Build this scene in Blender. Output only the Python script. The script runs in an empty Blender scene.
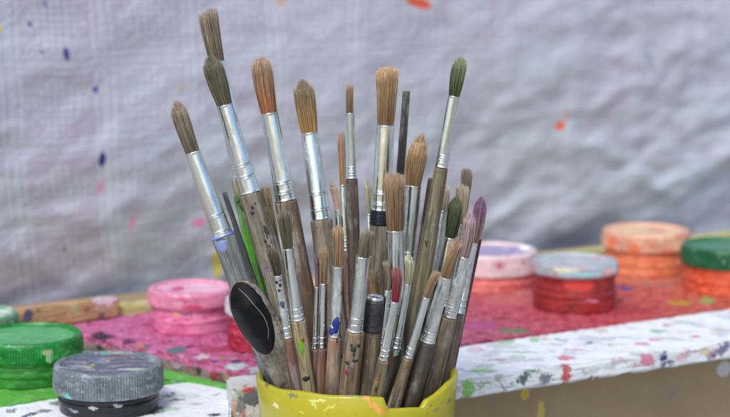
import bpy, bmesh, math, random
import numpy as np
from mathutils import Vector, Matrix, noise
random.seed(7)
R = math.radians
scn = bpy.context.scene
col = scn.collection

# ------------------------------------------------------------------ camera
CAM = Vector((0, 0, 0.22)); PITCH = R(8.5); FPX = 1724.0
cd = bpy.data.cameras.new("camera"); cam = bpy.data.objects.new("camera", cd); col.objects.link(cam)
cam.location = CAM; cam.rotation_euler = (R(90) - PITCH, 0, 0)
cd.sensor_width = 36; cd.lens = FPX / 730 * 36; cd.clip_start = 0.02; cd.clip_end = 50
cd.dof.use_dof = True; cd.dof.focus_distance = 0.800; cd.dof.aperture_fstop = 8.8
cd.dof.aperture_blades = 7
scn.camera = cam
# ------------------------------------------------------------------ sky and sun
SUN_EL, SUN_AZ = R(50), R(198)      # azimuth measured clockwise from +Y
w = bpy.data.worlds.new("World"); scn.world = w; w.use_nodes = True
nt = w.node_tree; bg = nt.nodes['Background']
sky = nt.nodes.new('ShaderNodeTexSky'); sky.sky_type = 'NISHITA'; sky.sun_disc = False
sky.sun_elevation = SUN_EL; sky.sun_rotation = SUN_AZ; sky.dust_density = 2.2; sky.air_density = 1.0; sky.ozone_density = 1.5
nt.links.new(sky.outputs[0], bg.inputs[0]); bg.inputs[1].default_value = 0.15
sd = bpy.data.lights.new("sun", 'SUN'); sun = bpy.data.objects.new("sun", sd); col.objects.link(sun)
sd.energy = 1.5; sd.angle = R(16); sd.color = (1.0, 0.97, 0.93)
sdir = Vector((math.sin(SUN_AZ) * math.cos(SUN_EL), math.cos(SUN_AZ) * math.cos(SUN_EL), math.sin(SUN_EL)))
sun.rotation_euler = sdir.to_track_quat('Z', 'Y').to_euler()
scn.view_settings.view_transform = 'Standard'; scn.view_settings.look = 'None'
scn.view_settings.exposure = 0.42; scn.view_settings.gamma = 1

# ------------------------------------------------------------------ measuring helpers
FWD = Vector((0, math.cos(PITCH), -math.sin(PITCH))); UP = Vector((0, math.sin(PITCH), math.cos(PITCH)))
def ray(px, py): return Vector((1, 0, 0)) * ((px - 365) / FPX) + UP * ((208.5 - py) / FPX) + FWD
def atz(px, py, z): d = ray(px, py); return CAM + d * ((z - CAM.z) / d.z)
def aty(px, py, y): d = ray(px, py); return CAM + d * (y / d.y)
def proj(p):
    q = p - CAM; f = q.dot(FWD); return (365 + FPX * q.x / f, 208.5 - FPX * q.dot(UP) / f)
def m_per_px(p): return (p - CAM).dot(FWD) / FPX

# ------------------------------------------------------------------ object helpers
def tag(o, label=None, cat=None, group=None, kind=None):
    for k, v in (('label', label), ('category', cat), ('group', group), ('kind', kind)):
        if v: o[k] = v
    return o
def obj(name, bm, mat, parent=None, smooth=True):
    me = bpy.data.meshes.new(name); bm.normal_update(); bm.to_mesh(me); bm.free()
    if mat: me.materials.append(mat)
    if smooth:
        for p in me.polygons: p.use_smooth = True
    o = bpy.data.objects.new(name, me); col.objects.link(o)
    if parent: o.parent = parent
    return o
def thing(name, loc, label, cat, group=None, mat3=None):
    o = bpy.data.objects.new(name, None); col.objects.link(o); o.empty_display_size = 0.01
    if mat3 is not None: o.matrix_world = Matrix.Translation(loc) @ mat3.to_4x4()
    else: o.location = loc
    return tag(o, label, cat, group)
def lathe(bm, prof, seg=48, rfun=None, cx=0, cy=0, cap0=True, cap1=True, bend=None):
    rows = []
    for k, (r, z) in enumerate(prof):
        row = []
        for i in range(seg):
            a = 2 * math.pi * i / seg
            rr = r if rfun is None else rfun(r, z, a, k, i)
            dx, dy = bend(z) if bend else (0, 0)
            row.append(bm.verts.new((cx + dx + rr * math.cos(a), cy + dy + rr * math.sin(a), z)))
        rows.append(row)
    for a, b in zip(rows, rows[1:]):
        for i in range(seg):
            j = (i + 1) % seg; bm.faces.new((a[i], a[j], b[j], b[i]))
    if cap0: bm.faces.new(rows[0][::-1])
    if cap1: bm.faces.new(rows[-1])
    return rows
def fbm(x, y, z, o=4): return noise.fractal(Vector((x, y, z)), 1.0, 2.0, o)

# ------------------------------------------------------------------ material helpers
class N:
    def __init__(s, name):
        s.m = bpy.data.materials.new(name); s.m.use_nodes = True; s.t = s.m.node_tree
        s.b = s.t.nodes['Principled BSDF']; s._c = None
    def n(s, ty, **kw):
        q = s.t.nodes.new('ShaderNode' + ty)
        for k, v in kw.items(): setattr(q, k, v)
        return q
    def l(s, a, b): s.t.links.new(a, b)
    def put(s, sock, v):
        if isinstance(v, bpy.types.NodeSocket): s.l(v, sock)
        elif isinstance(v, tuple) and len(v) == 3 and sock.type == 'RGBA': sock.default_value = v + (1,)
        else: sock.default_value = v
    def coord(s, rnd=False):
        tc = s.n('TexCoord').outputs['Object']
        if not rnd: return tc
        oi = s.n('ObjectInfo'); return s.vm('ADD', tc, s.vm('SCALE', oi.outputs['Random'], None, 37.0, comb=True))
    def vm(s, op, a, b=None, sc=None, comb=False):
        q = s.n('VectorMath', operation=op)
        if comb:
            c = s.n('CombineXYZ'); [s.l(a, c.inputs[i]) for i in range(3)]; a = c.outputs[0]
        s.put(q.inputs[0], a)
        if b is not None: s.put(q.inputs[1], b)
        if sc is not None: q.inputs['Scale'].default_value = sc
        return q.outputs['Value'] if op in ('LENGTH', 'DOT_PRODUCT', 'DISTANCE') else q.outputs[0]
    def ma(s, op, a, b=0.0, c=0.0, clamp=False):
        q = s.n('Math', operation=op, use_clamp=clamp); s.put(q.inputs[0], a); s.put(q.inputs[1], b); s.put(q.inputs[2], c); return q.outputs[0]
    def noise(s, v, scale, detail=4, rough=0.55, dist=0.0):
        q = s.n('TexNoise'); s.put(q.inputs['Vector'], v); q.inputs['Scale'].default_value = scale
        q.inputs['Detail'].default_value = detail; q.inputs['Roughness'].default_value = rough; q.inputs['Distortion'].default_value = dist
        return q.outputs
    def ramp(s, v, a, b):
        q = s.n('MapRange', clamp=True, interpolation_type='SMOOTHSTEP'); s.put(q.inputs[0], v)
        q.inputs[1].default_value = a; q.inputs[2].default_value = b; return q.outputs[0]
    def mix(s, f, a, b, mode='MIX'):
        q = s.n('Mix', data_type='RGBA', blend_type=mode); s.put(q.inputs[0], f); s.put(q.inputs[6], a); s.put(q.inputs[7], b); return q.outputs[2]
    def mapping(s, v, sc):
        q = s.n('Mapping'); s.l(v, q.inputs[0]); q.inputs['Scale'].default_value = sc; return q.outputs[0]
    def bump(s, h, dist, strength=1.0, prev=None):
        q = s.n('Bump'); s.l(h, q.inputs['Height']); q.inputs['Distance'].default_value = dist; q.inputs['Strength'].default_value = strength
        if prev is not None: s.l(prev, q.inputs['Normal'])
        return q.outputs[0]
    def spots(s, base, v, lst, jitter=0.002, nscale=150, full=False):
        """lst: (centre, half sizes, colour[, angle]) paint marks with ragged outlines"""
        nn = s.noise(v, nscale, 5, .72)[1]; n2 = s.noise(v, nscale * 3.1, 3, .6)[1]
        vd = s.vm('ADD', v, s.vm('SCALE', s.vm('SUBTRACT', nn, (0.5, 0.5, 0.5)), None, jitter * 4))
        vd = s.vm('ADD', vd, s.vm('SCALE', s.vm('SUBTRACT', n2, (0.5, 0.5, 0.5)), None, jitter * 1.6))
        mask = None
        for it in lst:
            c, h, colr = it[:3]
            q = s.vm('SUBTRACT', vd, tuple(c))
            if len(it) > 3:
                rt = s.n('VectorRotate', rotation_type='AXIS_ANGLE'); s.l(q, rt.inputs['Vector'])
                rt.inputs['Axis'].default_value = it[4]; rt.inputs['Angle'].default_value = it[3]; q = rt.outputs[0]
            q = s.vm('LENGTH', s.vm('DIVIDE', q, tuple(h)))
            f = s.ma('MULTIPLY', s.ramp(q, 1.06, 0.80), 1.0 if full else .62 + .38 * abs(math.sin(c[0] * 9137.0 + c[1] * 3331.0)))
            base = s.mix(f, base, colr)
            mask = f if mask is None else s.ma('MAXIMUM', mask, f)
        return base, mask
    def done(s, color, rough=0.5, metal=0.0, normal=None, **kw):
        s.put(s.b.inputs['Base Color'], color); s.put(s.b.inputs['Roughness'], rough); s.put(s.b.inputs['Metallic'], metal)
        if normal is not None: s.l(normal, s.b.inputs['Normal'])
        for k, v in kw.items(): s.put(s.b.inputs[k.replace('_', ' ')], v)
        return s.m

def c8(r, g, b):
    f = lambda v: (v / 255 / 12.92) if v / 255 <= .04045 else ((v / 255 + .055) / 1.055) ** 2.4
    return (f(r), f(g), f(b))

# ------------------------------------------------------------------ materials
def handle_material():
    s = N("worn_handle"); v = s.coord(True)
    oi = s.n('ObjectInfo'); base = oi.outputs['Color']; al = oi.outputs['Alpha']
    g = s.noise(s.mapping(v, (420, 420, 26)), 1.0, 5, .65)[0]
    g2 = s.noise(s.mapping(v, (1500, 1500, 60)), 1.0, 3, .6)[0]
    dirt = s.noise(s.mapping(v, (1, 1, .45)), 130, 5, .65)[0]
    c = s.mix(s.ramp(g, .32, .68), s.mix(1.0, base, (.42, .36, .30), 'MULTIPLY'), base)
    c = s.mix(s.ma('MULTIPLY', s.ramp(g2, .52, .66), .7), c, (.035, .028, .022))
    c = s.mix(s.ma('MULTIPLY', s.ramp(dirt, .48, .64), .62), c, (.075, .066, .055))
    # rubbed on greyish paint film
    film = s.noise(s.mapping(v, (1, 1, .5)), 75, 6, .7)[0]
    c = s.mix(s.ma('MULTIPLY', s.ma('MULTIPLY', s.ramp(film, .5, .66), s.ramp(g, .38, .6)), .55), c, (.42, .42, .38))
    # little coloured dabs
    hue = s.noise(v, 38, 1, .5)[1]
    hs = s.n('HueSaturation'); s.l(hue, hs.inputs['Color']); hs.inputs['Saturation'].default_value = 3.0; hs.inputs['Value'].default_value = .75
    d = s.noise(s.mapping(v, (1, 1, .55)), 200, 3, .6)[0]
    th = s.ma('MULTIPLY_ADD', al, -.09, .72)
    f = s.ma('MULTIPLY', s.ma('SUBTRACT', d, th), 40, clamp=True)
    c = s.mix(s.ma('MULTIPLY', f, .8), c, hs.outputs[0])
    dk = s.noise(s.mapping(v, (1.3, 1.3, .6)), 170, 4, .6)[0]
    c = s.mix(s.ma('MULTIPLY', s.ramp(dk, .645, .675), .9), c, (.016, .015, .015))
    h = s.ma('ADD', s.ma('MULTIPLY', g2, .5), s.ma('ADD', dirt, s.ma('MULTIPLY', g, .6)))
    return s.done(c, s.ma('MULTIPLY_ADD', dirt, .35, .38), normal=s.bump(h, .0006, .8))
HANDLE = handle_material()
def ferrule_material():
    s = N("dull_ferrule_metal"); v = s.coord(True)
    oi = s.n('ObjectInfo'); al = oi.outputs['Alpha']
    sc = s.noise(s.mapping(v, (250, 250, 60)), 1.0, 5, .7)[0]
    fine = s.noise(s.mapping(v, (2600, 2600, 300)), 1.0, 3, .6)[0]
    sm = s.noise(s.mapping(v, (1, 1, .35)), 190, 6, .7)[0]
    th = s.ma('MULTIPLY_ADD', al, -.26, .67)
    f = s.ma('MULTIPLY', s.ma('SUBTRACT', sm, th), 14, clamp=True)
    metal = s.mix(s.ramp(sc, .4, .7), oi.outputs['Color'], s.mix(1.0, oi.outputs['Color'], (.72, .74, .72), 'MULTIPLY'))
    c = s.mix(s.ma('MULTIPLY', f, .85), metal, s.mix(s.ramp(sc, .45, .55), (.56, .56, .53), (.33, .32, .30)))
    sp = s.noise(v, 330, 3, .6)[0]
    spf = s.ma('MULTIPLY', s.ma('SUBTRACT', sp, s.ma('MULTIPLY_ADD', al, -.07, .74)), 30, clamp=True)
    c = s.mix(spf, c, (.07, .05, .05))
    pf = s.ma('MAXIMUM', s.ma('MULTIPLY', f, .8), spf)
    rough = s.ma('MULTIPLY_ADD', sc, .20, .10)
    rough = s.ma('ADD', rough, s.ma('MULTIPLY', f, .22))
    h = s.ma('ADD', s.ma('MULTIPLY', sc, .6), s.ma('ADD', s.ma('MULTIPLY', fine, .12), s.ma('MULTIPLY', f, .6)))
    return s.done(c, rough, s.ma('SUBTRACT', 1.0, pf, clamp=True), s.bump(h, .00028, .55))
FERRULE = ferrule_material()
def bristle_material():
    s = N("bristle_hair"); a = s.n('Attribute'); a.attribute_name = 'hair'
    return s.done(a.outputs['Color'], .55, Specular_IOR_Level=.35)
BRISTLE = bristle_material()
def paint(name, colr, rough=.4, var=.25, bumpd=.0004, scale=260, spots=None, jitter=.001, dirt=(.05, .045, .04), dirtamt=.0, nscale=300, **kw):
    s = N(name); v = s.coord()
    n1 = s.noise(v, scale, 5, .6)[0]; n2 = s.noise(v, scale * .22, 4, .6)[0]
    c = s.mix(s.ma('MULTIPLY', s.ramp(n2, .35, .7), var), colr, tuple(min(1, x * .5) for x in colr))
    c = s.mix(s.ma('MULTIPLY', s.ramp(n1, .45, .75), var * .8), c, tuple(min(1, x * 1.35 + .03) for x in colr))
    if dirtamt: c = s.mix(s.ma('MULTIPLY', s.ramp(n1, .55, .65), dirtamt), c, dirt)
    if spots: c, _ = s.spots(c, v, spots, jitter, nscale)
    h = s.ma('ADD', n1, n2)
    return s.done(c, rough, normal=s.bump(h, bumpd, .7), **kw)

# ------------------------------------------------------------------ THE SETTING
Z_TABLE = -0.10
def plane_sheet(name, pts, z, mat):
    bm = bmesh.new(); bm.faces.new([bm.verts.new((x, y, z)) for x, y in pts]); return obj(name, bm, mat, smooth=False)
m = paint("grey_table_top", c8(158, 158, 152), .6, .25, .0005, 60)
tag(plane_sheet('table_surface', [(-3, -1), (3, -1), (3, 4), (-3, 4)], Z_TABLE, m), kind='structure')

# hanging cloth: a real wrinkled sheet behind everything
def lean(z): q = max(-.3, .2 - z); return .12 * q + .55 * max(0, q) ** 2
def cloth_y(x): return 1.235 + .60 * x + .35 * max(0, -x - .35) - .2 * max(0, x - .5)
def cloth():
    bm = bmesh.new(); NX, NZ = 420, 200; x0, x1, z0, z1 = -1.0, 1.3, -.098, .62
    g = []
    for j in range(NZ + 1):
        row = []
        for i in range(NX + 1):
            x = x0 + (x1 - x0) * i / NX; z = z0 + (z1 - z0) * j / NZ
            low = min(1, max(0, (.23 - z) / .20)); low = low * low * (3 - 2 * low)
            rt = min(1, max(0, (x + .02) / .25))
            # slanting creases, deeper low down and to the right
            u = x * .80 + z * .60; t = -x * .60 + z * .80
            f = fbm(u * 7, t * 17, 3.1, 4) * .0056 * (.30 + 1.0 * low + .1 * rt)
            rdg = 1 - abs(fbm(x * 9 + .3 * fbm(x * 4, z * 4, 9, 2), z * 13, 7.7, 3)) * 2
            f += max(0, rdg) ** 3 * .0021 * (.3 + low + .6 * rt)
            f += fbm(x * 26, z * 34, 1.7, 3) * .0017 * (.4 + low * .6 + .7 * rt)
            r2 = 1 - abs(fbm(x * 28 + 3, z * 40, 17.7, 3)) * 2.4
            f += max(0, r2) ** 2 * .0016 * (.25 + .6 * low + .5 * rt)
            f += fbm(x * 2.2, z * 3, 5.5, 2) * .006
            f += low * .0025 * math.sin(u * 46 + 3 * fbm(x * 3, z * 3, 2, 2))* .5
            row.append(bm.verts.new((x, cloth_y(x) - f + lean(z), z)))
        g.append(row)
    for j in range(NZ):
        for i in range(NX): bm.faces.new((g[j][i], g[j][i + 1], g[j + 1][i + 1], g[j + 1][i]))
    s = N("damask_cloth"); v = s.coord()
    sx = s.n('SeparateXYZ'); s.l(v, sx.inputs[0]); X, Z = sx.outputs[0], sx.outputs[2]
    wob = s.noise(v, 9, 2)[0]
    X = s.ma('ADD', X, s.ma('MULTIPLY', wob, .012)); Zs = s.ma('ADD', Z, s.ma('MULTIPLY', wob, .012))
    P = .0555
    def cell(c, off): return s.ma('PINGPONG', s.ma('ADD', c, 10 * P + off), P / 2)       # 0 at seams .. P/2 mid cell
    cx, cz = cell(X, .0), cell(Zs, .013)
    def lines(c): return s.ma('MULTIPLY', s.ma('GREATER_THAN', s.ma('SINE', s.ma('MULTIPLY', c, 1500)), .1), s.ma('LESS_THAN', c, .0085))
    ln = s.ma('MAXIMUM', lines(cx), lines(cz))
    a = s.ma('ADD', X, Zs); b = s.ma('SUBTRACT', X, Zs)
    chk = s.ma('MULTIPLY', s.ma('SINE', s.ma('MULTIPLY', a, 700)), s.ma('SINE', s.ma('MULTIPLY', b, 700)))
    inside = s.ma('LESS_THAN', s.ma('ADD', s.ma('SUBTRACT', P / 2, cx), s.ma('SUBTRACT', P / 2, cz)), .021)
    pat = s.ma('ADD', ln, s.ma('MULTIPLY', inside, s.ma('GREATER_THAN', chk, 0)))
    blot = s.noise(v, 7, 4, .6)[0]; blot2 = s.noise(v, 30, 4, .6)[0]
    c = s.mix(s.ramp(blot, .3, .7), CL_A, CL_B)
    c = s.mix(s.ma('MULTIPLY', s.ramp(blot2, .45, .7), .5), c, CL_C)
    c = s.mix(s.ma('MULTIPLY', pat, .40), c, tuple(min(1, q * 1.35) for q in CL_A))
    def P3(px, py):
        d = ray(px, py)
        y = 1.2
        for _ in range(40): y = cloth_y(d.x * y / d.y) + lean(CAM.z + d.z * y / d.y)
        return aty(px, py, y)
    k = 1.25 / FPX
    L = []
    def S(px, py, hw, hh, colr, ang=0): 
        p = P3(px, py); L.append(((p.x, p.y, p.z), (hw * k, .08, hh * k), colr, R(ang), (0, 1, 0)))
    blue = c8(40, 55, 140); pk = c8(225, 150, 185); org = c8(232, 110, 60)
    S(67, 54, 2.4, 6.5, blue, 12); S(31, 24, 1.8, 2.5, c8(60, 70, 150)); S(95, 90, 2.6, 3, c8(50, 70, 165)); S(103, 159, 3.2, 7.5, c8(35, 40, 130), -8)
    S(101, 186, 2.2, 8, pk, -14); S(133, 222, 2.5, 8, pk, -25); S(198, 223, 7, 5, c8(232, 140, 190), 20); S(65, 249, 1.8, 3.5, c8(120, 160, 120))
    S(217, 264, 4.5, 19, c8(225, 205, 90)); S(180, 87, 3, 2.6, c8(200, 175, 150)); S(419, 3, 15, 5, c8(225, 95, 60), -15); S(281, 3, 5, 3, c8(210, 175, 150), -40)
    S(560, 126, 6.5, 5.5, org); S(566, 115, 1.6, 8, c8(225, 160, 140), 15); S(43, 52, 1.4, 2, c8(90, 100, 165)); S(0, 29, 3, 3, c8(220, 200, 120))
    S(650, 60, 5, 14, c8(160, 170, 185), 30); S(45, 3, 3, 3, c8(130, 140, 180))
    c, _ = s.spots(c, v, L, .0008, 160, True)
    h = s.ma('ADD', s.ma('MULTIPLY', pat, .5), s.ma('MULTIPLY', s.noise(v, 120, 4, .7)[0], 1.6))
    mat = s.done(c, .62, normal=s.bump(h, .0012, .8), Sheen_Weight=.15)
    return obj('hanging_cloth', bm, mat)
CL_A, CL_B, CL_C = c8(180, 193, 202), c8(182, 174, 193), c8(189, 193, 203)
tag(cloth(), 'crumpled lavender white damask cloth hanging behind all the jars with small paint splashes', 'cloth')

# boards of the painted tray -------------------------------------------------
def prism(name, px_pts, z1, thick, mat, div=0.004, amp=.0004, label=None, cat=None, world=None, bottom_z=None, seed=0, parent=None, bevel=.0012):
    pts = world or [atz(x, y, z1).to_2d() for x, y in px_pts]
    pts = [Vector(p[:2]) for p in pts]
    area = sum(a.x * b.y - a.y * b.x for a, b in zip(pts, pts[1:] + pts[:1]))
    if area < 0: pts.reverse()
    zb = bottom_z if bottom_z is not None else z1 - thick
    bm = bmesh.new()
    lo = [bm.verts.new((p.x, p.y, zb)) for p in pts]; hi = [bm.verts.new((p.x, p.y, z1)) for p in pts]
    bm.faces.new(lo[::-1]); bm.faces.new(hi)
    for i in range(len(pts)):
        j = (i + 1) % len(pts); bm.faces.new((lo[i], lo[j], hi[j], hi[i]))
    if bevel: bmesh.ops.bevel(bm, geom=bm.edges[:], offset=bevel, segments=2, affect='EDGES', clamp_overlap=True)
    if div:
        xs = [p.x for p in pts]; ys = [p.y for p in pts]
        def cuts(lo_, hi_, no):
            n = int((hi_ - lo_) / div)
            for k in range(1, n):
                q = lo_ + (hi_ - lo_) * k / n
                co = (q, 0, 0) if no[0] else ((0, q, 0) if no[1] else (0, 0, q))
                bmesh.ops.bisect_plane(bm, geom=bm.verts[:] + bm.edges[:] + bm.faces[:], plane_co=co, plane_no=no, dist=1e-6)
        cuts(min(xs), max(xs), (1, 0, 0)); cuts(min(ys), max(ys), (0, 1, 0)); cuts(zb, z1, (0, 0, 1))
        bmesh.ops.triangulate(bm, faces=bm.faces[:])
        bm.normal_update()
        ns = [v.normal.copy() for v in bm.verts]
        for v, n in zip(bm.verts, ns):
            q = v.co * 190; d = fbm(q.x, q.y, q.z + seed, 4) * amp * .7 + fbm(q.x * 2.6, q.y * 2.6, q.z * 2.6 + seed, 2) * amp * .7
            v.co += n * d
    o = obj(name, bm, mat, parent, smooth=True)
    try:
        o.data.set_sharp_from_angle(angle=R(50))
    except Exception: pass
    return tag(o, label, cat)

# brown carton the tray stands on
def bar_front(px): return 361 - .139 * (px - 575) - (0.02 * (px - 575) if px < 575 else 0)
f0, f1 = atz(180, 417, -.004), atz(900, 316, -.004)
dirb = (f1 - f0).normalized(); nrm = Vector((-dirb.y, dirb.x, 0))
e0 = f0 - dirb * .25 + nrm * .012; e1 = f0 + dirb * .62 + nrm * .012
cs = []
def CS(px, py, hw, hh, colr, ang=0):
    d = ray(px, py); t = (e0 - CAM).dot(nrm) / d.dot(nrm); p = CAM + d * t; k = .95 / FPX
    cs.append(((p.x, p.y, p.z), (hw * k * 1.2, hw * k * 1.2, hh * k), colr))
CS(724, 369, 9, 9, c8(205, 205, 215)); CS(525, 394, 4.5, 7, c8(215, 190, 50)); CS(541, 412, 4, 12, c8(200, 180, 90)); CS(490, 398, 4, 7, c8(150, 135, 120)); CS(672, 393, 4.5, 4.5, c8(140, 122, 135))
CARD = paint("brown_carton", c8(160, 137, 107), .75, .22, .0006, 90, spots=cs, jitter=.0008)
prism('carton', None, -.0150, 0, CARD, 0, world=[e0, e1, e1 + nrm * .34, e0 + nrm * .34], bottom_z=Z_TABLE + .0005,
      label='plain brown carton box carrying the white board and red tray', cat='carton', bevel=.002)

def TS(L, z, px, py, hw, hh, colr, ang=0):
    p = atz(px, py, z); k = m_per_px(p); s_ = 1 / math.tan(math.asin((CAM.z - z) / (p - CAM).length)) if 0 else (p - CAM).length / (CAM.z - z)
    it = ((p.x, p.y, z), (hw * k, hh * k * s_, .0022), colr)
    L.append(it + ((R(ang), (0, 0, 1)) if ang else ()))
def VS(L, o, n, px, py, hw, hh, colr, dep=None):
    d = ray(px, py); t = (o - CAM).dot(n) / d.dot(n); p = CAM + d * t; k = m_per_px(p)
    L.append(((p.x, p.y, p.z), (hw * k * 1.15, dep or hw * k * 1.15, hh * k), colr))
WHITE, GRN, RED, PINK, TEAL, NAVY, YEL = c8(232, 234, 236), c8(90, 180, 60), c8(200, 45, 60), c8(225, 90, 140), c8(50, 140, 130), c8(35, 40, 110), c8(215, 190, 60)

def crusted(name, base, L, scale=300, var=.3, tint=None, rough=.6, grain=None, jitter=.0022, bd=.0018, nscale=260, dabs=.62):
    s = N(name); v = s.coord()
    n1 = s.noise(v, scale, 6, .65)[0]; n2 = s.noise(v, scale * .2, 4, .6)[0]; n3 = s.noise(v, scale * .5, 5, .7)[1]
    c = s.mix(s.ma('MULTIPLY', s.ramp(n2, .35, .65), var), base, tint or tuple(x * .6 for x in base))
    c = s.mix(s.ma('MULTIPLY', s.ramp(n1, .55, .7), var), c, tuple(min(.85, x * 1.3 + .03) for x in base))
    hs = s.n('HueSaturation'); s.l(n3, hs.inputs['Color']); hs.inputs['Saturation'].default_value = 2.2; hs.inputs['Value'].default_value = 1.1
    d = s.noise(v, scale * .55, 4, .6)[0]
    c = s.mix(s.ma('MULTIPLY', s.ramp(d, dabs, dabs + .06), .45), c, hs.outputs[0])
    c = s.mix(s.ma('MULTIPLY', s.ramp(s.noise(v, scale * 1.1, 4, .6)[0], dabs + .04, dabs + .08), .8), c, (.06, .05, .055))
    h = s.ma('ADD', n1, s.ma('MULTIPLY', n2, 1.5))
    if grain:
        gsrc = s.noise(s.mapping(v, grain), 1.0, 4, .6)[0]
        c = s.mix(s.ma('MULTIPLY', s.ramp(gsrc, .53, .60), .5), c, tuple(x * .45 for x in base)); h = s.ma('ADD', h, s.ma('MULTIPLY', gsrc, 1.5))
    # wiped, half transparent smears and fine specks of the other colours
    sm = s.noise(s.mapping(v, (1, 2.4, 1)), 62, 6, .75); sh = s.n('HueSaturation'); s.l(s.noise(v, 26, 2, .5)[1], sh.inputs['Color']); sh.inputs['Saturation'].default_value = 1.9; sh.inputs['Value'].default_value = 1.25
    c = s.mix(s.ma('MULTIPLY', s.ma('MULTIPLY', s.ramp(sm[0], .54, .64), s.ramp(n1, .40, .58)), .40), c, sh.outputs[0])
    sk = s.noise(v, scale * 2.6, 3, .6)[0]
    c = s.mix(s.ma('MULTIPLY', s.ramp(sk, .67, .71), .6), c, hs.outputs[0])
    if L:
        c, mk = s.spots(c, v, L, jitter, nscale); h = s.ma('ADD', h, s.ma('MULTIPLY', mk, .6))
    return s.done(c, rough, normal=s.bump(h, bd, .8))

# right white bar
ZB = .001
rb = [atz(300, 404, ZB), atz(820, 329, ZB), atz(820, 296, ZB), atz(300, 369, ZB)]
rb_n = Vector((-(rb[1] - rb[0]).y, (rb[1] - rb[0]).x, 0)).normalized()
L = []
o_ = rb[0]
for a in ((566, 372, 4.5, 14, RED), (468, 388, 7, 12, c8(120, 190, 50)), (455, 387, 3, 10, c8(220, 120, 140)), (523, 379, 6, 6, c8(70, 95, 100)), (533, 371, 11, 3.4, c8(120, 160, 130)),
          (545, 378, 9, 3.0, c8(120, 130, 150)), (648, 360, 12, 7, c8(222, 140, 165)), (683, 357, 8, 5, c8(228, 160, 180)), (668, 364, 10, 2.6, NAVY), (663, 358, 2.5, 6, NAVY),
          (704, 352, 5, 5, c8(205, 195, 90)), (712, 354, 5, 5, c8(170, 60, 130)), (722, 350, 7, 5, c8(50, 40, 120)), (728, 343, 3, 6, c8(60, 50, 140)), (627, 374, 8, 2, c8(70, 60, 110)),
          (596, 379, 9, 2.2, c8(150, 60, 50)), (500, 377, 5, 4, c8(170, 190, 170)), (612, 366, 8, 3, c8(205, 205, 205)), (640, 364, 22, 1.2, c8(205, 110, 140)), (690, 352, 22, 1.3, c8(190, 90, 140)), (590, 370, 12, 1.0, c8(200, 150, 160)), (545, 382, 14, 1.0, c8(90, 80, 110)), (485, 384, 9, 1.6, c8(150, 190, 140)), (715, 356, 12, 1.3, c8(45, 40, 110)), (620, 361, 10, 1.2, c8(230, 180, 195)), (505, 386, 12, 1.1, c8(130, 150, 160))): VS(L, o_, rb_n, *a, dep=.004)
for a in ((565, 358, 8, 3, c8(225, 90, 110)), (505, 342, 9, 3, c8(120, 205, 110), 10), (515, 334, 13, 2.5, c8(60, 170, 110), 12), (535, 340, 6, 2, c8(130, 205, 120)), (517, 357, 7, 2.4, c8(180, 225, 190)),
          (590, 343, 4, 1.6, c8(60, 150, 110)), (611, 345, 3.5, 2, c8(110, 200, 110)), (658, 331, 11, 2.0, c8(130, 200, 150)), (642, 344, 9, 2, c8(225, 80, 140), 15), (655, 340, 7, 1.4, c8(230, 110, 160), 12),
          (695, 337, 7, 1.0, c8(230, 140, 150)), (545, 339, 3.5, 1.6, c8(240, 200, 150)), (600, 330, 8, 2, c8(230, 190, 190)), (475, 350, 8, 3, c8(230, 190, 205)), (485, 366, 9, 2.5, c8(190, 225, 190)),
          (707, 311, 5, 1.6, c8(215, 70, 120)), (718, 330, 5, 1.5, c8(235, 200, 210)), (625, 338, 16, .8, c8(150, 200, 215), 8), (520, 352, 18, .9, c8(160, 205, 170), 6), (575, 350, 14, .8, c8(225, 170, 180), 10), (690, 322, 16, .9, c8(180, 215, 225), 8), (495, 360, 12, .9, c8(215, 150, 170), 4), (560, 340, 10, .7, c8(90, 150, 130), 20), (668, 325, 6, .8, c8(200, 60, 90), -12), (480, 371, 16, 1.6, c8(150, 205, 120), 5)): TS(L, ZB, *a)
MB_ = crusted("white_painted_bar", c8(236, 240, 243), L, 260, .16, tint=c8(205, 215, 222), grain=(60, 60, 900), dabs=.70, jitter=.0032)
prism('painted_board', None, ZB, .0098, MB_, .004, .0006, world=rb, label='long white painted bar with red and green dribbles on its front edge', cat='board', seed=2)

# left white board, under the grey lidded jar
ZL = -.0090
L = []
for a in ((60, 403, 10, 3, (.02, .02, .025), 20), (90, 408, 16, 5, (.02, .02, .025)), (150, 399, 12, 2, (.02, .02, .025)), (160, 388, 5, 1.2, (.02, .02, .025), -10), (178, 400, 6, 1, (.03, .03, .035), -12), (172, 393, 4, .8, (.03, .03, .03)),
          (118, 410, 52, 7, (.02, .02, .025)), (168, 396, 7, 1.6, (.02, .02, .025), 12), (44, 411, 7, 2.2, (.02, .02, .025), -20), (216, 415, 6, 1.6, (.03, .03, .04), 20), (170, 409, 10, 2, c8(170, 220, 180)), (190, 396, 10, 2, c8(215, 235, 225)), (30, 415, 5, 3.0, c8(50, 60, 110), 30), (12, 411, 4, 2, c8(60, 60, 80)), (215, 395, 3, 1, c8(120, 190, 120)), (196, 404, 6, 1, c8(200, 150, 190))): TS(L, ZL, *a)
ML = crusted("white_painted_board", c8(234, 238, 242), L, 240, .14, tint=c8(208, 216, 224), dabs=.70, jitter=.003)
prism('painted_board', [(-70, 428), (-40, 410), (60, 394), (188, 377), (231, 390), (231, 470), (-70, 480)], ZL, .0055, ML, .004, .0005,
      label='white painted board with black smears under the grey lidded jar', cat='board', seed=5)
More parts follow.
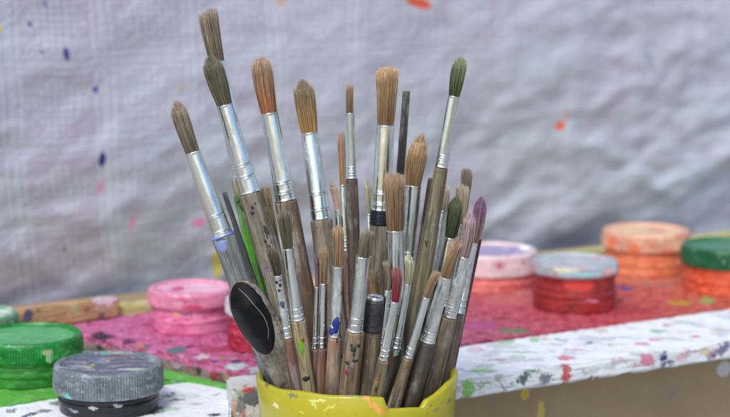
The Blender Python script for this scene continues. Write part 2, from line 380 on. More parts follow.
# green board
ZG = -.0075
L = []
for a in ((150, 372, 10, 3, c8(70, 190, 60)), (88, 352, 6, 2, c8(70, 190, 170)), (168, 380, 6, 1.2, (.02, .02, .02)), (20, 388, 10, 2, c8(150, 225, 120)), (60, 385, 9, 2, c8(70, 150, 60))): TS(L, ZG, *a)
MG = crusted("green_painted_board", c8(88, 170, 60), L, 220, .5, tint=c8(62, 150, 50), bd=.0012)
prism('painted_board', [(-80, 423), (-40, 411), (60, 395.5), (187, 379), (246, 391), (252, 389), (92, 351), (-80, 352)], ZG, .007, MG, .004, .0009,
      label='bright green crusted board under the bright green jar', cat='board', seed=9)
# small block end beside the cup
L = []
q0, q1 = atz(232, 388, .002), atz(330, 383, .002); qn = Vector((-(q1 - q0).y, (q1 - q0).x, 0)).normalized()
for a in ((241, 404, 3, 9, (.03, .04, .06)), (253, 398, 9, 8, (.012, .012, .014)), (243, 414, 3.5, 6, c8(190, 45, 50)), (247, 390, 8, 2.5, c8(205, 60, 60)), (234, 408, 3, 12, c8(190, 150, 100)), (250, 412, 4, 5, c8(215, 210, 200)), (240, 392, 4, 3, c8(150, 170, 120))): VS(L, q0, qn, *a, dep=.006)
MK = crusted("dribbled_block", c8(205, 208, 205), L, 240, .3)
prism('wood_block', [(232, 388), (330, 384), (330, 366), (226, 377)], .002, .022, MK, .004, .0003,
      label='short paint dribbled wooden block end against the left side of the yellow cup', cat='block', seed=3)

# red and pink paint tray board
def tray_material():
    s = N("red_pink_crusted_paint"); v = s.coord()
    A, B = atz(120, 330, 0), atz(700, 280, 0)
    ax = (B - A); ln = ax.length; ax /= ln
    wob = s.noise(v, 40, 3)[0]
    t = s.ma('DIVIDE', s.ma('ADD', s.ma('SUBTRACT', s.vm('DOT_PRODUCT', v, (ax.x, ax.y, 0)), A.dot(ax)), s.ma('MULTIPLY', s.ma('SUBTRACT', wob, .5), .05)), ln)
    cr = s.n('ValToRGB'); s.l(t, cr.inputs[0]); e = cr.color_ramp.elements
    stops = [(0, c8(232, 122, 182)), (.11, c8(226, 98, 160)), (.18, c8(172, 58, 92)), (.45, c8(204, 90, 124)), (.6, c8(218, 74, 96)), (.74, c8(220, 58, 62)), (.88, c8(228, 98, 66)), (1.0, c8(234, 112, 66))]
    e[0].position, e[0].color = 0, stops[0][1] + (1,); e[1].position, e[1].color = 1, stops[-1][1] + (1,)
    for p_, c_ in stops[1:-1]:
        q = e.new(p_); q.color = c_ + (1,)
    n1 = s.noise(v, 420, 5, .7)[0]; n2 = s.noise(v, 90, 5, .65)[0]
    c = s.mix(s.ma('MULTIPLY', s.ramp(n2, .48, .64), .30), cr.outputs[0], s.mix(1.0, cr.outputs[0], (.62, .42, .55), 'MULTIPLY'))
    c = s.mix(s.ma('MULTIPLY', s.ramp(n1, .50, .66), .55), c, s.mix(.5, cr.outputs[0], c8(240, 200, 215)))
    tiny = s.noise(v, 330, 4, .6); th_ = s.n('HueSaturation'); s.l(s.noise(v, 140, 2, .5)[1], th_.inputs['Color']); th_.inputs['Saturation'].default_value = 2.0
    c = s.mix(s.ma('MULTIPLY', s.ramp(tiny[0], .64, .68), .7), c, th_.outputs[0]); c = s.mix(s.ma('MULTIPLY', s.ramp(s.noise(s.vm('ADD', v, (3.0, 1.0, 2.0)), 260, 4, .65)[0], .63, .67), .55), c, (.12, .03, .07))
    L = []
    for a in ((510, 300, 34, 6, c8(228, 120, 120), -8), (500, 292, 40, 4, c8(236, 160, 150)), (645, 280, 46, 5, c8(232, 130, 105)), (625, 288, 12, 2.0, c8(50, 85, 160), 14), (655, 285, 20, 1.7, c8(150, 140, 150), 8),
              (600, 310, 60, 5, c8(198, 55, 72)), (680, 303, 13, 2.4, c8(222, 170, 50), 10), (707, 301, 9, 4, c8(150, 205, 100), 10), (693, 283, 7, 2.6, c8(200, 60, 90)), (515, 331, 17, 3, c8(50, 160, 105), 10),
              (498, 318, 8, 1.6, c8(130, 40, 60)), (480, 325, 20, 5, c8(205, 90, 150)), (176, 350, 12, 3.4, TEAL), (203, 357, 6.5, 4.0, c8(240, 225, 232)), (197, 357, 5, 1.6, c8(240, 210, 225)), (224, 357, 4.5, 2, c8(130, 190, 80)),
              (103, 336, 12, 4.5, c8(40, 35, 60), -25), (128, 342, 8, 2.5, c8(70, 30, 80)), (190, 347, 4.5, 2.2, c8(50, 40, 70)), (147, 347, 5, 2, c8(60, 140, 140)), (237, 361, 5, 2.5, c8(110, 70, 140)), (236, 366, 14, 3.5, c8(230, 235, 240)), (232, 359, 6, 2, c8(235, 190, 205)),
              (160, 325, 22, 3, c8(205, 80, 140)), (215, 350, 20, 3, c8(185, 40, 75)), (256, 370, 9, 4, c8(225, 230, 235)), (185, 332, 40, 2.2, c8(226, 130, 180)), (200, 361, 8, 1.2, c8(205, 90, 120)), (118, 333, 14, 2, c8(232, 130, 190)),
              (140, 345, 6, 1.5, c8(225, 160, 60)), (167, 341, 7, 1.2, c8(120, 40, 90)), (214, 361, 4, 1.2, c8(60, 60, 120)), (181, 356, 3, 1.2, c8(240, 230, 235))): TS(L, 0, *a)
    # the bare wooden side with dribbles
    p0, p1 = atz(86, 336, 0), atz(246, 372, 0); n_ = Vector((-(p1 - p0).y, (p1 - p0).x, 0)).normalized()
    L2 = []
    for a in ((214, 374, 4.5, 8, c8(176, 30, 48)), (238, 378, 7, 6, c8(206, 176, 120)), (199, 370, 2.5, 7, c8(45, 55, 55)), (176, 364, 7, 5, c8(205, 190, 195)), (226, 378, 4, 4, c8(214, 172, 120)), (150, 358, 6, 4, c8(195, 175, 180)), (189, 368, 4, 4, c8(205, 110, 140)), (120, 350, 9, 4, c8(190, 165, 150)), (247, 380, 3, 5, c8(235, 235, 235)), (100, 348, 4, 4, c8(60, 50, 60))):
        VS(L2, p0, n_, *a, dep=.006)
    sz = s.n('SeparateXYZ'); s.l(v, sz.inputs[0])
    side = s.ramp(s.ma('ADD', sz.outputs[2], s.ma('MULTIPLY', s.noise(v, 160, 3)[0], .006)), -.0005, -.0012)
    side_c = s.mix(s.ramp(n2, .4, .6), c8(176, 160, 150), c8(140, 112, 108))
    side_c, _ = s.spots(side_c, v, L2, .001, 220)
    m1 = s.noise(v, 170, 6, .75)[0]; m2 = s.noise(s.vm('ADD', v, (5.0, 2.0, 1.0)), 120, 6, .75)[0]
    c = s.mix(s.ma('MULTIPLY', s.ramp(m1, .50, .58), .72), c, s.mix(.36, cr.outputs[0], c8(252, 196, 204)))
    c = s.mix(s.ma('MULTIPLY', s.ramp(m2, .52, .58), .70), c, s.mix(1.0, cr.outputs[0], (.58, .16, .30), 'MULTIPLY'))
    c, mk = s.spots(c, v, L, .0026, 240)
    c = s.mix(side, c, side_c)
    h = s.ma('ADD', s.ma('MULTIPLY', n1, 1.2), s.ma('ADD', s.ma('MULTIPLY', n2, 1.6), s.ma('MULTIPLY', mk, .3)))
    return s.done(c, .5, normal=s.bump(h, .0028, 1.0))
prism('paint_tray', [(30, 323), (86, 336), (246, 372), (300, 366), (820, 295.5), (820, 233), (560, 262), (120, 314), (60, 318)], 0, .0125, tray_material(), .0022, .0015,
      label='broad tray board crusted with pink, crimson and red dried paint under the jars', cat='tray', seed=12)

# pale yellow back rail and the bare wood strip in front of it
def strip(px_front, px_back, z, thick, mat, **k): return prism('wood_rail' if 'rail' in k.get('label', '') else 'wood_strip', px_front + px_back, z, thick, mat, .004, .0003, **k)
MY = crusted("pale_yellow_rail", c8(196, 190, 120), None, 200, .35, tint=c8(170, 165, 120), grain=(60, 60, 500))
strip([(20, 319), (830, 224)], [(830, 219), (20, 314)], .0055, .0105, MY, label='pale yellow painted back rail running behind the jars', cat='rail', seed=4)
L = []
pw0, pw1, pw2 = atz(8, 334, 0), atz(86, 322.9, 0), atz(120, 318, 0)
n_a = Vector((-(pw2 - pw1).y, (pw2 - pw1).x, 0)).normalized()
for a in ((102, 312, 3, 9, c8(105, 85, 90)), (100, 309, 11, 4, c8(200, 165, 140)), (110, 305, 4, 3, c8(225, 190, 190))): VS(L, pw1, n_a, *a, dep=.004)
n_b = Vector((-(pw1 - pw0).y, (pw1 - pw0).x, 0)).normalized()
for a in ((28, 316, 5, 7, c8(70, 80, 120)), (86, 309, 2, 3, c8(150, 110, 80))): VS(L, pw0, n_b, *a, dep=.005)
L.append((((pw2.x + pw1.x) / 2, (pw2.y + pw1.y) / 2 + .004, .0115), (.010, .010, .0022), c8(222, 205, 215)))
MW = crusted("bare_wood", c8(196, 156, 110), L, 150, .3, tint=c8(165, 125, 85), grain=(90, 90, 700))
prism('wood_strip', None, .0128, .0124, MW, .004, .0003, world=[atz(8, 334, 0), atz(120, 318, 0), atz(120, 318, 0) + Vector((-.004, .008, 0)), atz(8, 334, 0) + Vector((-.004, .008, 0))], label='bare brown wooden strip with paint smeared end behind the bright green jar', cat='wood strip', seed=6)

# ------------------------------------------------------------------ jars
def jar(px, half, pyb, z0, body_px, lid_px, label, lid_mat, body_mat, body_k=.94, ribs=110, recess=.85, flange=True, rot=0, group='screw lidded paint jars on the boards', dome=0, rib_amp=.00028):
    p = atz(px, pyb, z0)
    for _ in range(4):
        r = half * m_per_px(p + Vector((0, 0.025, 0))); 
        d = Vector((p.x, p.y, 0)).normalized(); c = atz(px, pyb, z0) + d * r * body_k
    k = m_per_px(c) * 1.03; hb, hl = body_px * k, lid_px * k; rb_ = r * body_k
    t = thing('paint_jar', c, label, 'jar', group)
    bm = bmesh.new()
    pr = [(rb_ * .96, 0), (rb_, .0008)]
    if flange:
        f1, f2 = hb * .42, hb * .42 + .0022
        pr += [(rb_, f1 - .0006), (rb_ * 1.018, f1), (rb_ * 1.024, (f1 + f2) / 2), (rb_ * 1.016, f2), (rb_ * .994, f2 + .0004)]
        pr += [(rb_ * .99, hb * .84), (rb_ * 1.016, hb * .88), (rb_ * 1.016, hb + .0004), (rb_ * .95, hb + .0012)]
    else:
        pr += [(rb_, hb * .45), (rb_ * 1.012, hb * .5), (rb_, hb * .55), (rb_, hb + .001)]
    lathe(bm, pr, 96, lambda R_, z, a, k_, i: R_ * (1 + .0025 * fbm(math.cos(a) * 3 + px, math.sin(a) * 3, z * 60, 3)))
    bo = obj('jar_body', bm, body_mat, t); bo.data.set_sharp_from_angle(angle=R(28))
    bm = bmesh.new(); seg = ribs * 4
    pr = [(r * .93, hb - .0002), (r * .985, hb - .0006), (r, hb + .0004)]
    nn = 8
    for q in range(nn + 1): pr.append((r * (1 - .006 * q / nn), hb + .0006 + (hl - .0024) * q / nn))
    pr += [(r * .985, hb + hl - .0009), (r * .965, hb + hl - .0002), (r * .94, hb + hl), (r * (recess + .03), hb + hl), (r * (recess + .015), hb + hl - .0004), (r * recess, hb + hl - .0013), (r * (recess - .02), hb + hl - .0014)]
    for q in (.7, .5, .3, .15): pr.append((r * q * recess, hb + hl - .0014 + dome * (1 - q * q)))
    def rf(R_, z, a, k_, i):
        rib = (1 if (i % 4) in (0, 1) else -1) * rib_amp if 3 <= k_ <= 3 + nn - 1 else 0
        return R_ + rib + R_ * .004 * fbm(math.cos(a) * 2.5 + px, math.sin(a) * 2.5, z * 30, 3)
    rows = lathe(bm, pr, seg, rf)
    for row in rows[-5:]:
        for v in row: v.co.z += .0004 * fbm(v.co.x * 90, v.co.y * 90, px, 3)
    o = obj('lid', bm, lid_mat, t); o.color = (r, recess, hb + hl, 1)
    t.rotation_euler = (0, 0, rot)
    o.data.set_sharp_from_angle(angle=R(40))
    return t, c, r, hb, hl

def top_mark(r, hz, lst):
    """marks on a lid top, given as (x, y) in lid radii"""
    return [((x, y, .1), (sx, sy, .4), c_, 'top') for x, y, sx, sy, c_ in lst]
r0, h0 = .0265, .0205
RIN = .84
def lid_paint(name, side, top, r_in, z_top, marks, rough=.33, smear=((.75, .72, .74), None), dirt=.35, topdirt=.5, sidemarks=(), sc=420):
    """plastic lid whose recessed top carries another dried paint colour"""
    s = N(name); v = s.coord()
    n1 = s.noise(v, sc, 5, .65)[0]; n2 = s.noise(v, 70, 4, .6)[0]
    streak = s.noise(s.mapping(v, (900, 900, 60)), 1.0, 3, .6)[0]
    sx = s.n('SeparateXYZ'); s.l(v, sx.inputs[0]); oi = s.n('SeparateColor'); s.l(s.n('ObjectInfo').outputs['Color'], oi.inputs[0])
    xr_, yr_ = s.ma('DIVIDE', sx.outputs[0], oi.outputs[0]), s.ma('DIVIDE', sx.outputs[1], oi.outputs[0])
    rad = s.ma('SQRT', s.ma('ADD', s.ma('MULTIPLY', xr_, xr_), s.ma('MULTIPLY', yr_, yr_)))
    below = s.ma('SUBTRACT', oi.outputs[2], sx.outputs[2])
    inn = s.ma('MULTIPLY', s.ramp(s.ma('ADD', rad, s.ma('MULTIPLY', s.ma('SUBTRACT', n2, .5), .08)), RIN, RIN - .03), s.ramp(below, .004, .0035))
    cc = s.n('CombineXYZ'); s.l(xr_, cc.inputs[0]); s.l(yr_, cc.inputs[1]); s.l(s.ma('MULTIPLY', below, 100), cc.inputs[2]); vr = cc.outputs[0]
    cs_ = s.mix(s.ma('MULTIPLY', s.ramp(n2, .4, .65), dirt), side, tuple(x * .45 for x in side))
    cs_ = s.mix(s.ma('MULTIPLY', s.ramp(streak, .5, .68), dirt * 1.2), cs_, tuple(x * .35 for x in side))
    cs_ = s.mix(s.ma('MULTIPLY', s.ramp(n1, .56, .68), dirt), cs_, tuple(min(.9, x * 1.5 + .05) for x in side))
    ct = s.mix(s.ma('MULTIPLY', s.ramp(n2, .38, .62), topdirt), top, tuple(x * .55 for x in top))
    ct = s.mix(s.ma('MULTIPLY', s.ramp(s.noise(s.mapping(v, (1, 2.2, 1)), 120, 4, .6)[0], .5, .66), topdirt), ct, tuple(min(.9, x * 1.4 + .15) for x in top))
    c = s.mix(inn, cs_, ct)
    for k_, sc_ in enumerate(smear):
        sc_ = sc_ or tuple(x * .3 for x in side)
        sn = s.noise(s.vm('ADD', s.mapping(v, (1, 1, 1.6)), (k_ * 3.0 + r_in * 50, 1.0, 2.0)), 95, 7, .78)[0]
        c = s.mix(s.ma('MULTIPLY', s.ramp(sn, .54, .60), .55), c, sc_)
    spk = s.noise(v, 620, 3, .6)[0]
    c = s.mix(s.ma('MULTIPLY', s.ramp(spk, .65, .69), .7), c, (.62, .58, .55)); c = s.mix(s.ma('MULTIPLY', s.ramp(spk, .35, .31), .6), c, (.05, .04, .05))
    tops = [q for q in marks if len(q) == 4]; rest = [q[:3] for q in marks if len(q) == 3]
    if tops: c, _ = s.spots(c, vr, [q[:3] for q in tops], .04, 9)
    if rest: c, _ = s.spots(c, v, rest, .0012, 300)
    return s.done(c, rough, normal=s.bump(s.ma('ADD', n1, n2), .0005, .7))
def body_paint(name, colr, var=.4, marks=None, rough=.4, alt=None):
    s = N(name); v = s.coord()
    n1 = s.noise(s.mapping(v, (1, 1, 3)), 160, 5, .65)[0]; n2 = s.noise(s.mapping(v, (1, 1, 2)), 60, 4, .6)[0]
    c = s.mix(s.ma('MULTIPLY', s.ramp(n2, .38, .62), var), colr, alt or tuple(x * .5 for x in colr))
    c = s.mix(s.ma('MULTIPLY', s.ramp(n1, .5, .64), var * 1.3, clamp=True), c, tuple(min(.9, x * 1.5 + .15 * max(colr)) for x in colr))
    c = s.mix(s.ma('MULTIPLY', s.ramp(s.noise(v, 330, 4, .65)[0], .6, .66), var * 1.2, clamp=True), c, tuple(x * .3 for x in colr))
    pa = s.noise(s.vm('ADD', s.mapping(v, (1, 1, 2.2)), (7.0, 3.0, 1.0)), 110, 7, .78)[0]
    c = s.mix(s.ma('MULTIPLY', s.ramp(pa, .54, .60), var * .8, clamp=True), c, tuple(min(.85, x * 1.2 + .30 * max(colr)) for x in colr))
    if marks: c, _ = s.spots(c, v, marks, .001, 300)
    return s.done(c, rough, normal=s.bump(s.ma('ADD', n1, n2), .0008, .7))
r = .0262
mk = top_mark(r, .0195, [(-.25, .35, .16, .07, c8(70, 110, 170)), (-.05, .3, .05, .04, c8(220, 190, 60)), (-.35, -.15, .1, .05, c8(190, 180, 60)), (-.3, .02, .04, .05, c8(210, 190, 70)), (.5, -.35, .32, .10, c8(200, 205, 190)), (.1, .72, .3, .06, c8(130, 60, 60)), (-.15, .8, .12, .05, c8(60, 170, 160)), (-.5, .6, .05, .05, c8(60, 80, 160))])
mk += [((-.0165, -.0205, .0105), (.0028, .003, .0030), c8(90, 195, 185)), ((.013, -.0225, .009), (.003, .003, .0008), c8(220, 190, 195))]
GL = lid_paint("grey_plastic_lid", c8(112, 124, 130), c8(88, 90, 108), r * .84, .0215, mk, dirt=.5, topdirt=.65, smear=(c8(165, 175, 180), c8(60, 62, 74)))
BB_ = body_paint("black_paint_body", (.007, .007, .009), .3, [((-.004, -.024, .0065), (.003, .003, .0008), c8(190, 190, 195)), ((.008, -.023, .0075), (.0025, .003, .0009), c8(190, 190, 195)), ((-.014, -.019, .004), (.004, .004, .0009), c8(150, 160, 170))], .2)
jar(109.5, 54.5, 421, ZL, 21, 24.5, 'black paint jar with a speckled grey ribbed lid, nearest on the left', GL, BB_, .9, 118)
r = .0275
GRL = lid_paint("green_plastic_lid", c8(18, 130, 48), c8(70, 165, 95), r * 1.3, .03, top_mark(r, .026, [(.3, .3, .2, .03, c8(60, 150, 90)), (-.5, .1, .3, .04, c8(110, 185, 130))]) + [((.014, -.0235, .0195), (.0035, .004, .0020), c8(175, 190, 150)), ((.0155, -.023, .0155), (.0018, .004, .003), c8(150, 190, 140))], dirt=.30, topdirt=.25, rough=.28, smear=(c8(90, 190, 110), None))
GRB = body_paint("green_jar_body", c8(40, 124, 40), .6)
jar(30, 54, 390, ZG, 25, 19, 'bright green paint jar with a bright green ribbed lid, left of the grey lidded one', GRL, GRB, .95, 120, recess=.93)
PGL = lid_paint("pale_green_lid", c8(110, 165, 125), c8(170, 200, 180), r * .85, .03, [], dirt=.4)
jar(-27, 45, 349, 0, 15, 12, 'pale green lidded jar cut off by the left edge of the picture', PGL, body_paint("sea_green_body", c8(60, 140, 100)), .95, 90)
PL = lid_paint("pink_lid", c8(226, 140, 172), c8(232, 165, 195), .0245 * .88, .035, top_mark(.0245, .031, [(-.3, .0, .16, .35, c8(205, 70, 120)), (.2, .45, .3, .12, c8(245, 225, 235)), (.5, -.2, .3, .2, c8(240, 190, 210)), (.05, -.55, .5, .07, c8(205, 90, 140))]) + [((.004, -.024, .017), (.008, .004, .0015), c8(205, 60, 110))], dirt=.3, topdirt=.4, smear=(c8(245, 205, 222), c8(195, 60, 110)))
PB = body_paint("pink_body", c8(200, 92, 136), .65, [((-.006, -.024, .0128), (.004, .004, .0012), c8(225, 180, 70)), ((-.001, -.024, .0128), (.004, .004, .0006), c8(90, 70, 100))], alt=c8(225, 150, 185))
jar(191.5, 42.5, 336, 0, 26, 14.5, 'pink paint jar with a pink streaked lid on the pink side of the tray', PL, PB, .93, 90)
RB = body_paint("red_body", c8(164, 30, 56), .6)
jar(270, 44, 355, 0, 34, 14, 'red jar with a whitish lid half hidden behind the black spoon', lid_paint("whitish_lid", c8(205, 195, 205), c8(200, 195, 205), .022, .04, []), RB, .96, 90)
LL = lid_paint("cream_pink_lid", c8(228, 206, 206), c8(150, 144, 184), .0265 * .84, .03, top_mark(.027, .026, [(-.5, .6, .5, .12, c8(220, 110, 130)), (.75, .3, .12, .3, c8(240, 235, 240)), (-.6, -.55, .3, .1, c8(230, 190, 200))]) + [((.002, -.026, .019), (.007, .005, .006), c8(185, 60, 125)), ((.018, -.02, .02), (.003, .005, .004), c8(190, 80, 120))], dirt=.3, topdirt=.4, smear=(c8(240, 232, 232), c8(214, 130, 150)))
jar(491, 46, 294, 0, 16, 20, 'pink jar with a cream rimmed lid and lavender top beside the brush tips', LL, body_paint("salmon_body", c8(214, 118, 106), .6, alt=c8(210, 60, 90)), .95, 90)
SL = lid_paint("pale_blue_grey_lid", c8(160, 172, 176), c8(176, 184, 190), .0262 * .9, .04, [((.0, -.026, .0255), (.016, .006, .0015), c8(150, 195, 200)), ((.018, -.018, .0265), (.006, .006, .0012), c8(225, 160, 150)), ((-.01, -.026, .0275), (.01, .006, .001), c8(225, 215, 170))], dirt=.3, smear=(c8(225, 228, 232), c8(205, 110, 115)))
RB2 = body_paint("deep_red_body", c8(128, 26, 28), .6, [((.009, -.026, .0085), (.006, .005, .0012), c8(190, 120, 140)), ((.0, -.026, .018), (.012, .005, .0035), c8(200, 60, 50)), ((.01, -.026, .003), (.012, .005, .0028), c8(150, 30, 25))], alt=c8(176, 46, 40))
jar(573.5, 43.5, 315, 0, 36, 10.5, 'dark red paint jar with a pale blue grey lid close to the white bar', SL, RB2, .94, 92)
OL = lid_paint("orange_cream_lid", c8(222, 168, 140), c8(226, 190, 150), .0285 * .9, .05, top_mark(.0285, .036, [(.2, -.1, .2, .2, c8(220, 110, 100)), (-.3, .2, .3, .2, c8(225, 200, 140)), (.3, .5, .2, .1, c8(220, 130, 110)), (-.1, -.6, .5, .12, c8(228, 200, 150))]) + [((-.012, -.025, .020), (.004, .006, .004), c8(222, 120, 80)), ((.01, -.026, .018), (.006, .006, .002), c8(225, 130, 100)), ((-.024, -.012, .022), (.004, .006, .006), c8(222, 115, 70))], dirt=.3, topdirt=.4, smear=(c8(232, 212, 160), c8(214, 100, 80)))
jar(645, 43.5, 278, 0, 24.5, 16.5, 'orange paint jar with a cream smeared lid, farthest on the right', OL, body_paint("orange_body", c8(214, 128, 86), .6, alt=c8(210, 95, 60)), .93, 90)
DG = lid_paint("dark_green_lid", c8(14, 92, 52), c8(30, 120, 78), .028 * .88, .05, top_mark(.028, .034, [(-.2, .1, .4, .3, c8(50, 125, 90)), (.2, -.5, .4, .08, c8(70, 140, 110))]) + [((-.009, -.026, .0235), (.0006, .004, .003), c8(160, 195, 175)), ((-.003, -.027, .0205), (.005, .004, .0007), c8(160, 195, 175))], dirt=.3, smear=(c8(50, 130, 90), None))
jar(727, 47, 297, 0, 26, 18, 'orange bodied paint jar with a dark green lid at the right edge of the picture', DG, body_paint("orange_body_deep", c8(206, 86, 46), .6, alt=c8(196, 60, 40)), .94, 92)

# ------------------------------------------------------------------ the yellow cup
CD = .80                                              # distance of its axis from the camera, along y
ctr = aty(357, 372, CD); CR = 99.5 * m_per_px(ctr); ZR = ctr.z; WALL = .0028
cup_c = Vector((ctr.x, ctr.y, Z_TABLE + .001)); ZRL = ZR - cup_c.z
def cup():
    t = thing('yellow_cup', cup_c, 'cut down yellow plastic cup with a notch in its rim, holding all the brushes', 'cup')
    bm = bmesh.new(); seg = 240
    def rimz(a):                                      # height of the cut rim round the cup
        x = math.cos(a); y = math.sin(a); px = 357 + 99 * x
        z = ZRL + .0008 * math.sin(a * 3 + 1) + .0003 * math.sin(a * 11)
        if y < .2:
            if 383 < px < 386.5: z -= .0052 * (px - 383) / 3.5
            elif 386.5 <= px <= 420: z -= .0052 + .0018 * (px - 386.5) / 34
            elif 420 < px < 424: z -= .0070 - .0035 * (px - 420) / 4
            elif 424 <= px < 447 and y < 0: z -= .0035 * (1 - (px - 424) / 23)
        return z
    def rad(z): return CR * (.86 + .14 * (z / ZRL) ** .8)
    lev = [0, .03, .1, .2, .4, .6, .8, .88, .93, .96]
    outer = []; inner = []
    for q in lev + ['a', 'b']:
        o_r, i_r = [], []
        for i in range(seg):
            a = 2 * math.pi * i / seg; zr = rimz(a)
            lo = q * (ZRL - .010) if not isinstance(q, str) else None
            z = lo if lo is not None else (zr - (.0012 if q == 'a' else .0004))
            rr = rad(z) + (.0007 if (q in ('a', 'b') or z > ZRL * .97) else 0)
            rr_o = rr - (.0006 if q == 'b' else 0)
            o_r.append(bm.verts.new((rr_o * math.cos(a), rr_o * math.sin(a), z)))
            zi = max(z, .002); ri = rad(zi) - WALL + (.0006 if q == 'b' else 0)
            i_r.append(bm.verts.new((ri * math.cos(a), ri * math.sin(a), zi if q != 'b' else z)))
        outer.append(o_r); inner.append(i_r)
    top_ = []
    for i in range(seg):
        a = 2 * math.pi * i / seg; z = rimz(a); rr = rad(z) - WALL / 2 + .0002
        top_.append(bm.verts.new((rr * math.cos(a), rr * math.sin(a), z)))
    def band(A, B):
        for i in range(seg):
            j = (i + 1) % seg; bm.faces.new((A[i], A[j], B[j], B[i]))
    for A, B in zip(outer, outer[1:]): band(A, B)
    band(outer[-1], top_); band(top_, inner[-1])
    for A, B in zip(inner[::-1], inner[::-1][1:]): band(A, B)
    bm.faces.new(outer[0][::-1]); bm.faces.new(inner[0])
    L = []
    def C(px, py, hw, hh, colr, ang=0):
        x = (px - 357) / 99.0; x = max(-.999, min(.999, x)); p = aty(px, py, CD - CR * math.sqrt(1 - x * x))
        p = p - cup_c; k = m_per_px(ctr)
        L.append(((p.x, p.y, p.z), (hw * k / max(.35, math.sqrt(1 - x * x)), .004, hh * k), colr, R(ang), (0, 1, 0)))
    C(295, 395, 5, 2.2, c8(110, 115, 95)); C(277, 405, 2.6, 3.2, c8(215, 205, 150)); C(318, 400, 9, 1.6, c8(205, 210, 110), 8); C(330, 407, 8, 1.3, c8(200, 205, 100), 25); C(314, 404, 1.6, 4, c8(200, 205, 110), 20)
    C(369, 402, 1.6, 7, c8(222, 150, 70), 30); C(377, 408, 2.2, 8, c8(228, 150, 80), 25); C(366, 397, 3.4, 1.8, c8(225, 160, 90)); C(384, 411, 2, 4, c8(222, 140, 70), 25); C(268, 384, 1.4, 4, c8(90, 90, 40))
    C(448, 400, 2.5, 2.5, c8(120, 110, 90)); C(436, 409, 3, 1.6, c8(130, 120, 90)); C(302, 412, 2.5, 1, c8(200, 205, 110)); C(437, 388, 1.3, 4, c8(205, 200, 90)); C(262, 372, 3, 1.4, c8(150, 150, 120), 30); C(350, 396, 14, .8, c8(140, 140, 90))
    s = N("yellow_plastic"); v = s.coord(); n1 = s.noise(v, 220, 5, .6)[0]; n2 = s.noise(s.mapping(v, (1, 1, .35)), 60, 4, .6)[0]
    Y = c8(170, 161, 16)
    c = s.mix(s.ma('MULTIPLY', s.ramp(n2, .35, .65), .3), Y, c8(166, 158, 18))
    c = s.mix(s.ma('MULTIPLY', s.ramp(n1, .58, .72), .35), c, c8(188, 184, 80))
    c = s.mix(s.ma('MULTIPLY', s.ramp(s.noise(v, 420, 3, .6)[0], .66, .7), .6), c, (.08, .075, .03))
    c, _ = s.spots(c, v, L, .0010, 420)
    obj('cup_wall', bm, s.done(c, .38, normal=s.bump(n1, .0003, .6), Coat_Weight=.25), t)
cup()

# ------------------------------------------------------------------ the brushes
# tip (x,y) | ferrule top F (x,y) | ferrule end row G | handle point B (x,y) | widths: hair max, F, G, handle below G, handle at B
BR = ['hog', 'tan', 'grey']
def soft(c): g = (c[0] + c[1] + c[2]) / 3; return tuple(min(.75, (g + (x - g) * .88) * 1.9) for x in c)
HC = dict(tan=(c8(122, 96, 62), c8(165, 138, 100)), brown=(c8(118, 94, 66), c8(150, 124, 94)), greybrown=(c8(100, 90, 72), c8(128, 116, 98)), olive=(c8(84, 80, 58), c8(98, 94, 74)),
          dark=(c8(60, 52, 40), c8(92, 84, 68)), rust=(c8(140, 88, 52), c8(150, 128, 102)), green=(c8(54, 66, 30), c8(122, 130, 98)), dgreen=(c8(46, 62, 36), c8(96, 98, 66)), gold=(c8(140, 108, 58), c8(120, 108, 84)),
          orange=(c8(146, 114, 86), c8(156, 128, 104)), pale=(c8(150, 135, 112), c8(172, 158, 135)), paleg=(c8(140, 140, 112), c8(165, 165, 140)), purple=(c8(122, 96, 76), c8(116, 88, 116)), red=(c8(168, 58, 72), c8(176, 116, 108)),
          pinkgrey=(c8(120, 105, 98), c8(160, 138, 142)), mauve=(c8(112, 84, 90), c8(110, 84, 92)), peach=(c8(168, 146, 128), c8(164, 144, 128)))
W_G, W_B, W_R, W_Y, W_D, W_O = c8(132, 122, 100), c8(120, 94, 70), c8(150, 112, 92), c8(168, 152, 112), c8(82, 70, 56), c8(130, 114, 84)
HC = {k_: (soft(v_[0]), soft(v_[1])) if k_ != 'red' else v_ for k_, v_ in HC.items()}
S_ = []
def B(rank, tip, F, G, Bp, ws, shape, hair, wood, label, fcol=(.74, .77, .76), fa=.35, ha=.5, crimps=((5, 1), (11, 1)), **k):
    S_.append(dict(rank=rank, tip=tip, F=F, G=G, B=Bp, ws=ws, shape=shape, hair=hair, wood=wood, label=label, fcol=fcol, fa=fa, ha=ha, crimps=crimps, **k))
B(6, (175, 99), (192.5, 152), 234, (279, 390), (17, 16, 21, 23, 22), 'filbert', 'greybrown', c8(128, 138, 138), 'large brush leaning farthest left, with pointed bristles and a bluish ring under its ferrule', fa=.25, ha=.7, crimps=((3, 2), (20, 1.6)), band=('blue_ring', c8(95, 115, 185), 2.5), bluecol=1)
B(10, (207, 9), (217, 62), 175, (289, 390), (21, 17, 19, 22, 20), 'flat', 'greybrown', c8(160, 158, 116), 'topmost brush of all, square cut grey brown bristles above the olive tipped one', ha=.8)
B(7, (209, 54), (224.5, 105), 191, (309, 390), (21, 17, 20, 24, 24), 'filbert', 'olive', W_G, 'large brush with dark olive rounded bristles and black nicks in its grey handle', ha=.6, crimps=((15, 1.2), (27, 1)), fa=.15)
B(8, (260, 56), (269, 113), 199, (322, 390), (21, 18, 20, 22, 22), 'blunt', 'rust', W_B, 'large brush with rust based blunt bristles, second wide ferrule from the left group', fa=.12, ha=.25, crimps=((7, 1.6), (17, 1.2)))
